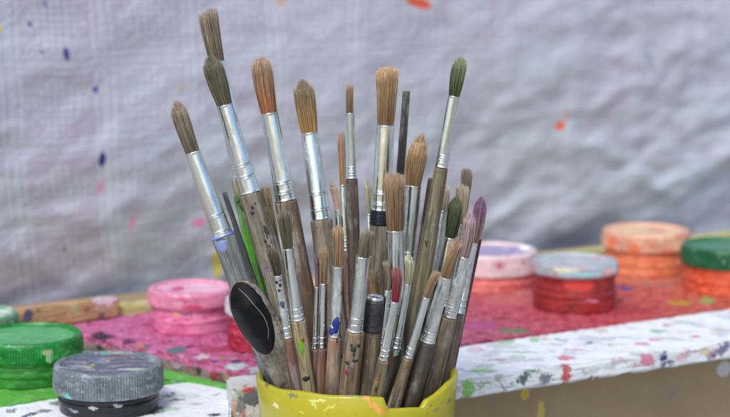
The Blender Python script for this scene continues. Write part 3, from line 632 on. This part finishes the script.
B(9, (302, 78), (309.5, 133), 218, (344, 390), (21, 18, 21, 22, 22), 'filbert', 'gold', W_G, 'large brush with golden brown bristles dark at their rounded tip and a dented ferrule', fa=.3, ha=.4, crimps=((9, 1.3), (25, 1.6)))
B(6, (350, 84), (350, 113), 177, (358, 390), (8, 8.6, 10.5, 11.5, 14), 'flat', 'brown', W_D, 'slim tall brush with a short narrow tuft and dark brown mottled handle', fa=.05, ha=.3, crimps=((4, 1), (9, 1)), fcol=(.72, .78, .80))
B(7, (387, 67), (385.5, 125), 209, (371, 390), (24, 18.5, 20, 20, 20), 'flat', 'tan', W_G, 'tall wide brush with thick blunt brown bristles and a black band under its shiny ferrule', fa=.05, ha=.5, crimps=((6, 1.6), (17, 1.3)), band=('black_band', (.006, .007, .012), 16), fcol=(.80, .84, .80))
B(5.5, (423, 131), (413, 185), 262, (397, 390), (21, 17, 14, 13, 14), 'point', 'tan', W_B, 'brush with a full pointed brown tuft just left of the long green tipped brush', fa=.3, crimps=((6, 1.2), (12, 1)))
B(5.2, (461, 55), (454, 96), 166, (402, 390), (15, 12, 13, 13.5, 19), 'slant', 'green', c8(128, 120, 84), 'long brush with green stained bristles and a smooth olive brown handle, tallest on the right', fa=.08, ha=.12, crimps=((5, 1), (10, 1)))
B(9, (341, 132), (343, 185), 250, (352, 390), (8, 7.5, 9, 9, 10), 'flat', 'orange', W_R, 'thin brush with a long orange brown tuft behind the slim tall one', fa=.1)
B(9.5, (331, 181), (338, 210), 262, (345, 390), (9, 8, 9, 9, 9), 'filbert', 'peach', W_Y, 'small brush with pale peach bristles hidden behind the dented ferrule of the golden brush', fa=.7)
B(9.5, (367, 177), (369.5, 214), 262, (373, 390), (8, 7, 8, 8, 8), 'filbert', 'paleg', W_Y, 'small brush with pale greenish bristles left of the black banded one', fa=.3)
B(4, (394, 171), (395, 230), 312, (397, 390), (21, 18.5, 19, 16, 14), 'ragged', 'brown', W_G, 'brush with ragged wide brown bristles standing in the middle of the bunch', fa=.15, ha=.6)
B(6.2, (457, 195), (450, 238), 318, (417, 390), (15, 12, 13, 13, 14), 'filbert', 'dgreen', W_O, 'brush with dark green rounded bristles among the short right hand ones', fa=.25)
B(8.5, (467, 169), (462, 214), 300, (430, 390), (12, 9, 11, 11, 12), 'flat', 'greybrown', W_O, 'brush with a greyish tuft, highest of the short ones on the right', fa=.3)
B(7.5, (462, 184), (460, 224), 305, (428, 388), (16, 9, 11, 12, 12), 'ragged', 'pale', W_O, 'brush with pale fluffy spread bristles behind the dark green one', fa=.3)
B(7, (482, 195), (474, 243), 312, (443, 388), (14, 8, 11, 12, 13), 'filbert', 'purple', W_B, 'brush with purple stained rounded tip at the right edge of the bunch', fa=.75, ha=.5)
B(5, (471, 210), (464, 257), 316, (433, 388), (13, 11, 13, 14, 15), 'filbert', 'pinkgrey', W_O, 'brush with pinkish grey bristles and a paint spotted ferrule near the right edge', fa=.65, ha=.5)
B(8.5, (446, 182), (443, 211), 290, (413, 390), (9, 9.5, 11, 12, 13), 'filbert', 'pale', W_O, 'brush with a small pale tuft just right of the olive brown handle', fa=.2)
B(7.8, None, (435.5, 226), 300, (408, 390), (9, 9, 11, 12, 12), None, None, W_O, 'hairless brush whose bare narrow ferrule stands beside the olive brown handle', fa=.5)
B(2, (459, 239), (445.5, 277), 340, (413, 395), (13, 12, 15, 16, 18), 'flat', 'brown', W_D, 'front right brush with chipped paint on its ferrule and a dark speckled handle', fa=.95, ha=.5, crimps=((4, 1.2), (11, 1)))
B(1.2, (438, 271), (426.5, 297), 356, (396, 399), (9, 8, 9, 10, 13), 'flat', 'brown', W_O, 'small front brush leaning right, its light brown handle ending in the cup notch', fa=.35, ha=.25)
B(1, (397, 268), (395, 301), 358, (377, 392), (11, 8.5, 10, 11, 11), 'ragged', 'red', W_Y, 'small brush with bright red stained bristles and orange dabs on its handle', fa=.55, ha=.9)
B(3, (408, 252), (408, 284), 346, (388, 392), (9, 7.5, 9, 12, 13), 'filbert', 'paleg', W_D, 'small brush with grey green bristles just right of the red tipped one', fa=.2, ha=.4)
B(3.6, (385, 260), (387.5, 290), 346, (376, 392), (8, 6.5, 8, 8, 9), 'flat', 'greybrown', W_D, 'thin brush half hidden behind the left side of the red tipped one', fa=.25)
B(2, (368, 229), (363.5, 256), 329, (349, 390), (13, 15, 16, 18, 20), 'ragged', 'greybrown', c8(148, 126, 92), 'brush with short worn grey bristles and a dark flower like dab on its handle', fa=.35, ha=.95, crimps=((7, 1.4), (14, 1)), dabs=1)
B(2.2, (338, 224), (338, 266), 335, (332, 390), (12, 11, 12, 13, 14), 'flat', 'brown', c8(160, 122, 92), 'brush with upright brown bristles and a deep blue smear across its white ferrule', fa=.6, ha=.35, smear=1)
B(3, (324, 246), (323.5, 283), 346, (321, 388), (9, 8, 9, 9.5, 10), 'flat', 'brown', W_R, 'thin brush with brown tuft left of the blue smeared one', fa=.15, ha=.2)
B(3.4, (316, 254), (317, 287), 347, (313.5, 388), (6, 4.6, 5.6, 7, 8), 'flat', 'mauve', W_R, 'thinnest brush of the bunch with a wispy mauve brown tuft', fa=.3, ha=.2)
B(2.4, (283, 209), (288, 248), 318, (307, 388), (15, 11.5, 14, 15, 16), 'stray', 'olive', c8(178, 164, 116), 'brush with stray spiky dark bristles and a pale yellowish handle dabbed with green', fa=.3, ha=.75, crimps=((5, 1), (12, 1)), gdab=1)
B(2, (270, 246), (277.5, 275), 336, (295, 386), (12, 8.5, 10, 11, 11.5), 'stray', 'dark', c8(128, 84, 66), 'thin brush with splayed dark bristles, black blotched ferrule and reddish handle beside the spoon', fa=.55, ha=.3, blot=1)
B(6.5, (371, 268), (375, 303), 340, (382, 390), (9, 8, 9, 9, 9), 'ragged', 'gold', W_G, 'small brush with wispy golden bristles behind the silver capped handle', fa=.2)
# sticks standing with their plain end up
def ST(rank, T, Bp, w0, w1, colr, label, name='wooden_stick', cat='stick', **k): S_.append(dict(rank=rank, tip=None, F=T, G=T[1], B=Bp, ws=(w0, w0, w0, w0, w1), stick=1, wood=colr, label=label, fa=0, name=name, cat=cat, **{'ha': .3, **k}))
ST(9, (406.5, 91), (384, 390), 7.5, 10, c8(66, 62, 50), 'dark slim brush handle standing upside down with its blunt end up', ha=.2)
ST(8.5, (431, 178), (402, 390), 6, 10, c8(74, 52, 40), 'dark brown handle end behind the olive brown one')
ST(3.2, (375, 299), (367, 390), 16, 18, W_G, 'thick handle with a black collar and a shiny silver disc on its top end', cap=1, ha=.5)
ST(9, (237, 195), (286, 390), 8, 11, c8(86, 168, 48), 'bright green stick between the two large left hand brushes', ha=.1, flat=1)
ST(8, (224, 192), (291, 390), 5, 6, c8(70, 82, 84), 'thin dark grey rod just behind the leftmost brush', name='metal_rod', cat='rod', ha=.1)
ST(9.3, (265, 187), (300, 390), 9, 13, c8(168, 150, 112), 'pale wooden stick end showing behind the black nicked grey handle', ha=.2)
ST(7.2, (479, 239), (447, 388), 6, 8, c8(110, 30, 30), 'dark red stick end behind the purple tipped brush', ha=.1)
n = len(S_)

# depth of each one: solve so that nothing runs through its neighbour and the photo's overlaps hold
rk = np.array([q['rank'] for q in S_], float)
Fx = np.array([q['F'] for q in S_], float); Bx = np.array([q['B'] for q in S_], float)
T0 = np.array([q['tip'] or q['F'] for q in S_], float)
rows = np.arange(5, 397, 5.0)
cx = Fx[:, :1] + (Bx[:, :1] - Fx[:, :1]) * (rows[None] - Fx[:, 1:]) / (Bx[:, 1:] - Fx[:, 1:])
wd = np.zeros_like(cx)
for i, q in enumerate(S_):
    ys_ = [T0[i, 1], q['F'][1] - 8, q['F'][1], q['G'] + .1, q['G'] + 1, 390]; wm = q['ws']
    ws_ = [wm[0] * .6, wm[0], wm[1], wm[2], wm[3], wm[4]]
    wd[i] = np.interp(rows, ys_, ws_); wd[i][rows < T0[i, 1] - 3] = 0
K0 = .8 / FPX
rad = wd / 2 * K0
u = (rows[None] - 390.) / (Fx[:, 1:] - 390.)              # 0 at rim, 1 at ferrule top
xr = (Bx[:, 0] - 357) * K0; mx = np.sqrt(np.maximum(.0422 ** 2 - xr ** 2, .0001)) - rad[:, -2]
b = CD + np.clip((rk - 5.2) / 4.8, -1, 1) * .028; b = np.clip(b, CD - mx, CD + mx); t = CD + (b - CD) * 1.5
b0, t0 = b.copy(), t.copy()
I, J = np.triu_indices(n, 1)
dx = np.abs(cx[I] - cx[J]) * K0; rs = (rad[I] + rad[J]) * .94 + .0002
ok = (rad[I] > 0) & (rad[J] > 0) & (dx < rs)
need = np.where(ok, np.sqrt(np.maximum(rs ** 2 - dx ** 2, 0)), 0)
sgn = np.sign(rk[J] - rk[I] + 1e-6)[:, None]
for it in range(6000):
    dep = b[:, None] + (t - b)[:, None] * u
    gap = (dep[J] - dep[I]) * sgn; v_ = np.where(ok & (gap < need), need - gap, 0)
    gi = -v_ * sgn; gd = np.zeros_like(dep); np.add.at(gd, I, gi); np.add.at(gd, J, -gi)
    cnt = np.maximum((np.abs(gd) > 0).sum(1), 1)
    gb = (gd * (1 - np.clip(u, 0, 1))).sum(1) / cnt; gt = (gd * np.clip(u, 0, 1.3)).sum(1) / cnt
    b += .25 * gb + .0005 * (b0 - b); t += .25 * gt + .0005 * (t0 - t)
    b = np.clip(b, CD - mx, CD + mx)
print("brush overlap max mm", v_.max() * 1000, "viol", (v_ > .0015).sum(), "t range", (t - CD).min(), (t - CD).max())

def frame_for(axis):
    z = axis.normalized(); x = Vector((1, 0, 0)); x = (x - z * x.dot(z)).normalized(); y = z.cross(x)
    return Matrix((x, y, z)).transposed()
def hair_mesh(L, w0, wm, shape, c0, c1, bend, rnd):
    """one tuft: hundreds of tapering hairs round a thin core; z from 0 (ferrule lip) to L"""
    bm = bmesh.new(); lay = bm.loops.layers.float_color.new('hair')
    cols = {}
    def belly(u, rr):
        if shape == 'flat': return w0 + (wm - w0) * (u ** .8)
        if shape in ('ragged', 'stray'): return w0 + (wm - w0) * (u ** .9) * 1.05
        if shape == 'blunt': return (w0 + (wm - w0) * math.sin(min(1, u * 1.7) * math.pi / 2)) * (1 - .18 * max(0, u - .7) / .3)
        e = {'filbert': 3.2, 'slant': 4.0, 'point': 2.0}[shape]
        st, mn = {'filbert': (.55, .66), 'slant': (.6, .72), 'point': (.38, .42)}[shape]
        q_ = max(0, (u - st) / (1 - st)); prof = mn + (1 - mn) * math.sqrt(max(0, 1 - q_ * q_))
        return (w0 + (wm - w0) * math.sin(min(1, u * 2.0) * math.pi / 2)) * prof
    nh = int(min(1500, max(200, (wm * 1000) ** 1.5 * 36)))
    tubes = []
    kl = {'flat': .03, 'blunt': .08, 'ragged': .05, 'stray': .08, 'filbert': .20, 'slant': .14, 'point': .36}[shape]
    vl = {'flat': .14, 'blunt': .13, 'ragged': .24, 'stray': .34, 'filbert': .09, 'slant': .10, 'point': .12}[shape]
    clump = [(rnd.uniform(0, 6.28), rnd.uniform(.3, 1), rnd.uniform(-1, 1)) for _ in range(7)]
    for h in range(nh):
        a = rnd.uniform(0, 2 * math.pi); rr = math.sqrt(rnd.random()) * .98
        ln = L * (1 - kl * rr * rr) * (1 - vl * rnd.random() ** 1.6)
        if shape == 'slant': ln *= 1 - .12 * (1 - math.cos(a)) * rr / 2
        if shape in ('ragged', 'flat'): 
            cl = max(clump, key=lambda c: math.cos(a - c[0])); ln *= 1 + .05 * cl[2]
        wob = rnd.uniform(-1, 1) * (.18 if shape != 'stray' else .32); wob2 = rnd.uniform(-1, 1) * (.18 if shape != 'stray' else .32)
        th = rnd.uniform(.00006, .00011); br = rnd.choice((.6, .8, 1.0, 1.2, 1.5)) * rnd.uniform(.9, 1.1); dk = 1.0 if rnd.random() > .16 else .35
        if rnd.random() < .05: wob *= 2.6; wob2 *= 2.6; ln *= 1.04
        if rr < .6: br *= .85
        nseg = 6; ring = []
        for q in range(nseg + 1):
            f = q / nseg; z = ln * f; R_ = belly(min(1, z / L), rr) / 2
            k2 = R_ * rr; x = k2 * math.cos(a) + wob * w0 * f * f * .5; y = k2 * math.sin(a) + wob2 * w0 * f * f * .5
            x += bend * (f * ln / L) ** 2 
            tt = th * (1 - .62 * f ** 3)
            vs = [bm.verts.new((x + tt * math.cos(p), y + tt * math.sin(p), z - .0008 * (q == 0))) for p in (0.3, 2.4, 4.5)]
            m_ = f * ln / L; m_ = m_ * m_ * (3 - 2 * m_)
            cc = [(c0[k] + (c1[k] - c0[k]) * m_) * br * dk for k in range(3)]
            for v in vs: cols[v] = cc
            ring.append(vs)
        for A, B_ in zip(ring, ring[1:]):
            for k in range(3): bm.faces.new((A[k], A[(k + 1) % 3], B_[(k + 1) % 3], B_[k]))
        bm.faces.new(ring[-1])
    # core
    pr = [(belly(f, .5) / 2 * (.80 if shape != 'stray' else .5) * (1 - .5 * max(0, f - .55)), L * f) for f in [0, .1, .25, .4, .55, .7, .8]]
    rws = lathe(bm, pr, 14, bend=lambda z: (bend * (z / L) ** 2, 0))
    for (r_, z_), row in zip(pr, rws):
        m_ = z_ / L; m_ = m_ * m_ * (3 - 2 * m_)
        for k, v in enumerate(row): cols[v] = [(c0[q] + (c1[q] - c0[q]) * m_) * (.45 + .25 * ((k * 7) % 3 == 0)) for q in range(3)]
    for f in bm.faces:
        for lp in f.loops: lp[lay] = (*cols[lp.vert], 1)
    return bm

def dab(parent, name, mat, rz, ang, z, w_, h_, seed, thick=.00035, jag=.35):
    """a ragged patch of dried paint lying on a round surface of radius rz(z)"""
    bm = bmesh.new(); cen = None; ring = []; ring2 = []
    def pt(u_, v_, off):
        zz = z + v_; r_ = rz(zz) + off; a = ang + u_ / r_
        return bm.verts.new((r_ * math.cos(a), r_ * math.sin(a), zz))
    nn = 22
    c_ = pt(0, 0, thick)
    for q in range(nn):
        a = 2 * math.pi * q / nn; k = 1 + jag * fbm(math.cos(a) * 1.4 + seed, math.sin(a) * 1.4, seed, 3) * 1.6
        ring.append(pt(w_ / 2 * k * math.cos(a) * .75, h_ / 2 * k * math.sin(a) * .75, thick * .9)); ring2.append(pt(w_ / 2 * k * math.cos(a), h_ / 2 * k * math.sin(a), -.00008))
    for q in range(nn):
        p = (q + 1) % nn; bm.faces.new((c_, ring[q], ring[p])); bm.faces.new((ring[q], ring2[q], ring2[p], ring[p]))
    return obj(name, bm, mat, parent)

PM = {}
def pmat(k, c_, rough=.4):
    if k not in PM: PM[k] = paint(k, c_, rough, .3, .0002, 500)
    return PM[k]
SILV = N("polished_end"); SILV = SILV.done((.85, .86, .87), .18, 1.0)
for i, q in enumerate(S_):
    rnd = random.Random(100 + i)
    Pb = aty(*q['B'], b[i]); Pf = aty(*q['F'], t[i] if abs(q['F'][1] - 390) > 1 else b[i])
    ax = (Pf - Pb).normalized()
    # run the handle down inside the cup until it meets floor or wall
    s_ = 0; P = Pb.copy()
    while P.z > Z_TABLE + .010 and s_ < .16:
        h = P - Vector((ctr.x, ctr.y, 0)); rl = CR * (.86 + .14 * max(0, (P.z - cup_c.z) / ZRL) ** .8) - WALL - q['ws'][4] / 2 * K0
        if s_ > .01 and math.hypot(h.x, h.y) > rl + .0005 and P.z < ZR - .02: break
        P = P - ax * .001; s_ += .001
    base = P; Lb = (Pb - base).length; Lf = (Pf - base).length
    stick = q.get('stick')
    nm = q.get('name', 'paint_brush'); t_ = thing(nm, base, q['label'], q.get('cat', 'paint brush'), None if stick else 'paint brushes standing in the yellow cup', frame_for(ax))
    def par(row):                                       # axis length whose picture lies on that row
        lo, hi = 0, Lf + .05
        for _ in range(40):
            mid = (lo + hi) / 2
            if proj(base + ax * mid)[1] > row: lo = mid
            else: hi = mid
        return lo
    kF, kB = m_per_px(Pf), m_per_px(Pb)
    w0, wF, wG, wH, wB = [x_ * .98 for x_ in q['ws']]; w0 *= kF; wF *= kF; wG *= kF; wH *= kF * 1.05; wB *= kB * 1.08
    Lg = par(q['G']) if not stick else Lf
    crook = rnd.uniform(-1, 1) * .0006; ph = rnd.uniform(0, 9)
    def hr(z):                                          # handle radius along its length
        if z > Lb: r_ = wB + (wH - wB) * (z - Lb) / max(.001, Lg - Lb)
        else: r_ = wB * (.62 + .38 * (z / max(Lb, .001)) ** .7)
        return r_ / 2 * (1 + .018 * math.sin(z * 190 + ph))
    bm = bmesh.new(); pr = [(hr(0) * .55, 0), (hr(0) * .92, .0012)] + [(hr(.002 + (Lg - .004) * k / 40), .002 + (Lg - .004) * k / 40) for k in range(41)]
    pr += [(hr(Lg), Lg - .001)] if not stick else [(hr(Lg) * .97, Lg - .0008), (hr(Lg) * .82, Lg)]
    ez = (lambda R_, z, a, k, i_: R_ * (1 + .022 * fbm(math.cos(a) * 2 + ph, math.sin(a) * 2, z * 60, 3)))
    if q.get('flat'): ez = (lambda R_, z, a, k, i_: R_ * (1 if abs(math.cos(a)) > .4 else .55))
    lathe(bm, pr, 36, ez)
    hd = obj('stick_body' if stick else 'handle', bm, HANDLE if nm != 'metal_rod' else HANDLE, t_)
    gm = sum(q['wood']) / 3; hd.color = (*[min(.7, (gm + (c_ - gm) * (.80 if nm == 'paint_brush' else 1)) * 1.16) for c_ in q['wood']], q['ha'])
    if stick and q.get('cap'):
        bm = bmesh.new(); r_ = hr(Lg); lathe(bm, [(r_ * 1.0, Lg - .0004), (r_ * 1.03, Lg + .0002), (r_ * 1.0, Lg + .0012), (r_ * .86, Lg + .0016), (r_ * .8, Lg + .0011)], 40)
        obj('end_disc', bm, SILV, t_)
        bm = bmesh.new(); z1, z2 = par(331), Lg - .0003
        lathe(bm, [(hr(z1) + .0001, z1)] + [(hr(z1 + (z2 - z1) * k / 14) + .0004 + .0001 * math.sin(k * 2.1), z1 + .0004 + (z2 - z1 - .0004) * k / 14) for k in range(15)], 40,
              lambda R_, z, a, k, i_: R_ * (1 + .01 * fbm(math.cos(a) * 3, math.sin(a) * 3, z * 300, 3)))
        obj('black_collar', bm, body_paint('dull_black_collar', (.022, .021, .022), .6, None, .5, alt=(.075, .07, .065)), t_)
    if stick: continue
    # ferrule
    bm = bmesh.new(); z0, z1 = Lg, Lf; pr = []
    base_r = lambda z: (wG + (wF - wG) * ((z - z0) / (z1 - z0))) / 2
    pr.append((hr(z0) * .96, z0 - .0006)); pr.append((base_r(z0) * 1.0 + .0002, z0 - .0003))
    zs = [z0 + (z1 - z0) * k / 60 for k in range(61)]
    cz_ = [(z0 + cpx * kF, dp) for cpx, dp in q['crimps']]
    for c0_, dp in cz_: zs += [c0_ + d_ * .001 for d_ in (-1.1, -.7, -.45, -.25, -.1, 0, .1, .25, .45, .7, 1.1)]
    zs = sorted(z for z in zs if z0 <= z <= z1 - .0005)
    for z in zs:
        r_ = base_r(z)
        for c0_, dp in cz_:
            d_ = (z - c0_) / .001
            r_ += .00007 * dp * math.exp(-((abs(d_) - .55) / .30) ** 2) - .00040 * min(1.2, dp) * math.exp(-(d_ / .20) ** 2)
        pr.append((r_, z))
    pr += [(wF / 2 + .00012, z1 - .0003), (wF / 2 + .00010, z1), (wF / 2 * .93, z1 + .0001), (wF / 2 * .88, z1 - .0012)]
    dent = rnd.uniform(0, 6); lathe(bm, pr, 56, lambda R_, z, a, k, i_: R_ * (1 + .022 * fbm(math.cos(a) * 1.6 + dent, math.sin(a) * 1.6, z * 55 + dent, 3)))
    if q['tip'] is None: pass
    fo = obj('ferrule', bm, FERRULE, t_); v_f = rnd.uniform(.92, 1.04); fo.color = (*[min(.95, c_ * v_f * 1.06) for c_ in q['fcol']], q['fa'])
    if q.get('band'):
        nm_, c_, px_ = q['band']; zb = par(q['G'] + px_)
        bm = bmesh.new(); lathe(bm, [(hr(zb) * .98, zb)] + [(hr(zb + (z0 - zb) * k / 8) + .0003, zb + .0003 + (z0 - zb - .0006) * k / 8) for k in range(9)], 40,
                                lambda R_, z, a, k, i_: R_ * (1 + .008 * fbm(math.cos(a) * 3, math.sin(a) * 3, z * 400, 2)))
        obj('paint_band', bm, body_paint(nm_, c_, .4, None, .35, alt=tuple(min(1, x_ * 1.8 + .01) for x_ in c_)), t_)
    fz = -math.pi / 2                                    # the side turned to the camera
    if q.get('bluecol'): dab(t_, 'paint_dab', pmat('blue_grey_paint', c8(125, 140, 185)), hr, fz - .3, z0 - .0045, .008, .006, 3)
    if q.get('smear'):
        zc = par(325); dab(t_, 'paint_dab', pmat('deep_blue_paint', c8(28, 48, 130), .3), base_r, fz + .15, zc + .001, .0042, .0065, 5, .0006); dab(t_, 'paint_dab', pmat('deep_blue_paint', None), base_r, fz - .7, zc - .0026, .003, .0035, 8, .0005)
    if q.get('dabs'):
        for aa, row, w_, h_, cc, sd_ in ((.0, 346, 3.2, 3.0, 1, 1), (.45, 342, 2, 2.2, 1, 2), (-.3, 342, 1.8, 1.8, 1, 3), (-.5, 360, 2.6, 2.0, 1, 6), (.3, 357, 3.4, 1.6, 1, 9), (-.5, 369, 2.2, 2.8, 0, 7), (.1, 350, 1.6, 2.6, 1, 4)):
            dab(t_, 'paint_dab', pmat('dark_green_paint', c8(42, 60, 48)) if cc else pmat('magenta_paint', c8(140, 50, 105)), hr, fz + aa, par(row), w_ * .001, h_ * .001, sd_, .0002)
    if q.get('gdab'):
        dab(t_, 'paint_dab', pmat('leaf_green_paint', c8(105, 165, 45)), hr, fz + .1, par(343), .0032, .0075, 4, .0003); dab(t_, 'paint_dab', pmat('black_paint_dab', (.02, .02, .02)), hr, fz + .2, par(376), .004, .0028, 9, .0002)
        dab(t_, 'paint_dab', pmat('rust_paint_dab', c8(140, 90, 60)), hr, fz + .35, par(337), .0022, .0030, 11, .0004)
    if q.get('blot'):
        for aa, row, w_, h_, sd_ in ((-.4, 281, 2.0, 1.6, 1), (.3, 284, 1.6, 2.0, 2), (-.1, 289, 1.8, 1.3, 5), (.5, 279, 1.2, 1.0, 7)): dab(t_, 'paint_dab', pmat('black_paint_dab', (.02, .02, .02)), base_r, fz + aa, par(row), w_ * .001, h_ * .001, sd_, .0002)
        dab(t_, 'paint_dab', pmat('slate_blue_paint', c8(60, 80, 110)), base_r, fz + .2, par(303), .0028, .0040, 3, .0002)
    if q['label'].startswith('large brush with dark olive'):
        for aa, row, w_, h_, sd_ in ((-.1, 206, 1.4, 2.0, 1), (.2, 203, 1.2, 1.2, 4), (-.25, 211, 2.4, 1.7, 5), (.3, 248, 1.8, 4.0, 6), (.1, 240, 1.3, 2, 8)): dab(t_, 'paint_dab', pmat('black_paint_dab', (.02, .02, .02)), hr, fz + aa, par(row), w_ * .001, h_ * .001, sd_, .00015)
    # bristles
    if q['tip'] is not None:
        d = ray(*q['tip']); o_l = t_.matrix_world.inverted() if False else None
        M = Matrix.Translation(base) @ frame_for(ax).to_4x4(); Mi = M.inverted()
        # meet the viewing ray with the brush's own picture plane (the plane of its x and z axes)
        cl, dl = Mi @ CAM, Mi.to_3x3() @ d
        k_ = -cl.y / dl.y; tp = cl + dl * k_
        Lh = max(.004, tp.z - Lf); bend = tp.x
        c0_, c1_ = HC[q['hair']]
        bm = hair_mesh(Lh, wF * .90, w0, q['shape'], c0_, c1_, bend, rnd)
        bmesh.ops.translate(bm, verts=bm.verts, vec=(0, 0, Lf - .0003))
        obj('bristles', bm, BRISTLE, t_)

# ------------------------------------------------------------------ the spoon dipped in black paint
def spoon():
    y0 = CD - .022
    top = aty(239, 281, y0 - .006); low = aty(283, 384, y0 + .002)
    axl = (low - top); Ltot = axl.length; z = -axl.normalized()      # z up along the spoon
    x = Vector((1, -.10, 0)); x = (x - z * x.dot(z)).normalized(); y = z.cross(x)
    M3 = Matrix((x, y, z)).transposed()
    t = thing('spoon', low, 'dirty grey spoon standing bowl up in the cup, half coated in black paint', 'spoon', None, M3)
    NU, NV = 48, 28; k = m_per_px(top)
    # u: distance down from the tip in px, left edge and right edge offsets from the axis in px
    us = [0, 3, 10, 22, 36, 50, 66, 80, 100, 150]
    le = [0, -8, -15.5, -20, -21, -19.5, -16, -12, -10, -7]
    re = [0, 9, 15, 18.5, 21, 22.5, 22, 20, 15, 8]
    def edges(u):
        w_ = [u + d_ for d_ in (-5, -2.5, 0, 2.5, 5)] if u > 6 else [u]
        return np.mean([np.interp(q, us, le) for q in w_]) * k, np.mean([np.interp(q, us, re) for q in w_]) * k
    def pt(u, v, off=0, rg=1):
        l_, r_ = edges(u); xx = l_ + (r_ - l_) * v; hw = (r_ - l_) / 2; q = 2 * v - 1
        bulge = -.0042 * (1 - q * q) * min(1, u / 25) * (1 if u < 60 else max(.35, 1 - (u - 60) / 60))
        return Vector((xx, bulge + off - .0003 * rg * fbm(u * .12, v * 3, 2.2, 3), Ltot - u * k))
    bm = bmesh.new(); ft = []; bk = []
    for i in range(NU + 1):
        u = 148 * (i / NU) ** 1.25 + .15
        ft.append([bm.verts.new(pt(u, j / NV)) for j in range(NV + 1)]); bk.append([bm.verts.new(pt(u, j / NV, .0016)) for j in range(NV + 1)])
    for i in range(NU):
        for j in range(NV):
            bm.faces.new((ft[i][j], ft[i + 1][j], ft[i + 1][j + 1], ft[i][j + 1])); bm.faces.new((bk[i][j], bk[i][j + 1], bk[i + 1][j + 1], bk[i + 1][j]))
        bm.faces.new((ft[i][0], bk[i][0], bk[i + 1][0], ft[i + 1][0])); bm.faces.new((ft[i][NV], ft[i + 1][NV], bk[i + 1][NV], bk[i][NV]))
    for j in range(NV):
        bm.faces.new((ft[0][j], ft[0][j + 1], bk[0][j + 1], bk[0][j])); bm.faces.new((ft[NU][j], bk[NU][j], bk[NU][j + 1], ft[NU][j + 1]))
    s = N("dirty_spoon_metal"); v = s.coord(); g = s.noise(s.mapping(v, (500, 500, 50)), 1, 5, .65)[0]; d = s.noise(v, 150, 5, .65)[0]
    c = s.mix(s.ramp(g, .35, .65), c8(150, 146, 134), c8(112, 102, 90)); c = s.mix(s.ma('MULTIPLY', s.ramp(d, .48, .62), .8), c, c8(74, 64, 54)); c = s.mix(s.ma('MULTIPLY', s.ramp(s.noise(v, 260, 4, .7)[0], .62, .68), .8), c, (.03, .03, .03))
    mt = s.done(c, .42, .25, s.bump(s.ma('ADD', g, d), .0006, .8))
    obj('spoon_bowl', bm, mt, t)
    # handle running down into the cup
    bm = bmesh.new(); dn = [(.0032, -.012), (.0032, -.016), (.0035, -.03), (.003, -.055), (.0035, -.066)]
    lathe(bm, dn[::-1], 24, lambda R_, z, a, k_, i: R_ * (1 if abs(math.cos(a)) > .5 else .6), cy=.0015)
    obj('spoon_handle', bm, mt, t)
    # black paint coat: ragged outline, a little proud of the metal
    bm = bmesh.new(); A = []; 
    for i in range(61):
        th = math.pi * i / 60; u = 41 - 40.2 * math.cos(th) ; e_ = math.sin(th); l_, r_ = edges(u)
        xl, xr = (-1.2 - 19.4 * e_) * k, (-1.2 + (19.0 + 1.0 * fbm(u * .10, 1, 4, 2)) * e_) * k
        row = []
        for j in range(25):
            v_ = max(-.012, min(1.0, (xl + (xr - xl) * j / 24 - l_) / (r_ - l_)))
            row.append(bm.verts.new(pt(u, v_, -.0006 if 0 < j < 24 and 0 < i < 60 else .0002, 0)))
        A.append(row)
    for i in range(60):
        for j in range(24): bm.faces.new((A[i][j], A[i + 1][j], A[i + 1][j + 1], A[i][j + 1]))
    obj('black_paint', bm, paint('glossy_black', (.003, .003, .0035), .25, .2, .00003, 300, Specular_IOR_Level=.24), t)
    # gloss highlight on the black, put in as a thin pale coloured tube
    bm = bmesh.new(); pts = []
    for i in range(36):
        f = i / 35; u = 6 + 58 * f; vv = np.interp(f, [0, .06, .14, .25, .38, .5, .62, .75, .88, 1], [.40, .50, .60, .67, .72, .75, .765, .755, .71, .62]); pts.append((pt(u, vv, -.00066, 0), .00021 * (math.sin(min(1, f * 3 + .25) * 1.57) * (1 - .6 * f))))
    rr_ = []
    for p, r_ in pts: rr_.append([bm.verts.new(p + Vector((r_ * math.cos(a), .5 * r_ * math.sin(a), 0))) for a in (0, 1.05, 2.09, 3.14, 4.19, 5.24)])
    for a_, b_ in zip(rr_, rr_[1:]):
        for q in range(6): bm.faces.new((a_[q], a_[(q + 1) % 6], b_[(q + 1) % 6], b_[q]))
    obj('painted_highlight', bm, paint('pale_highlight', c8(150, 145, 135), .5), t)
spoon()
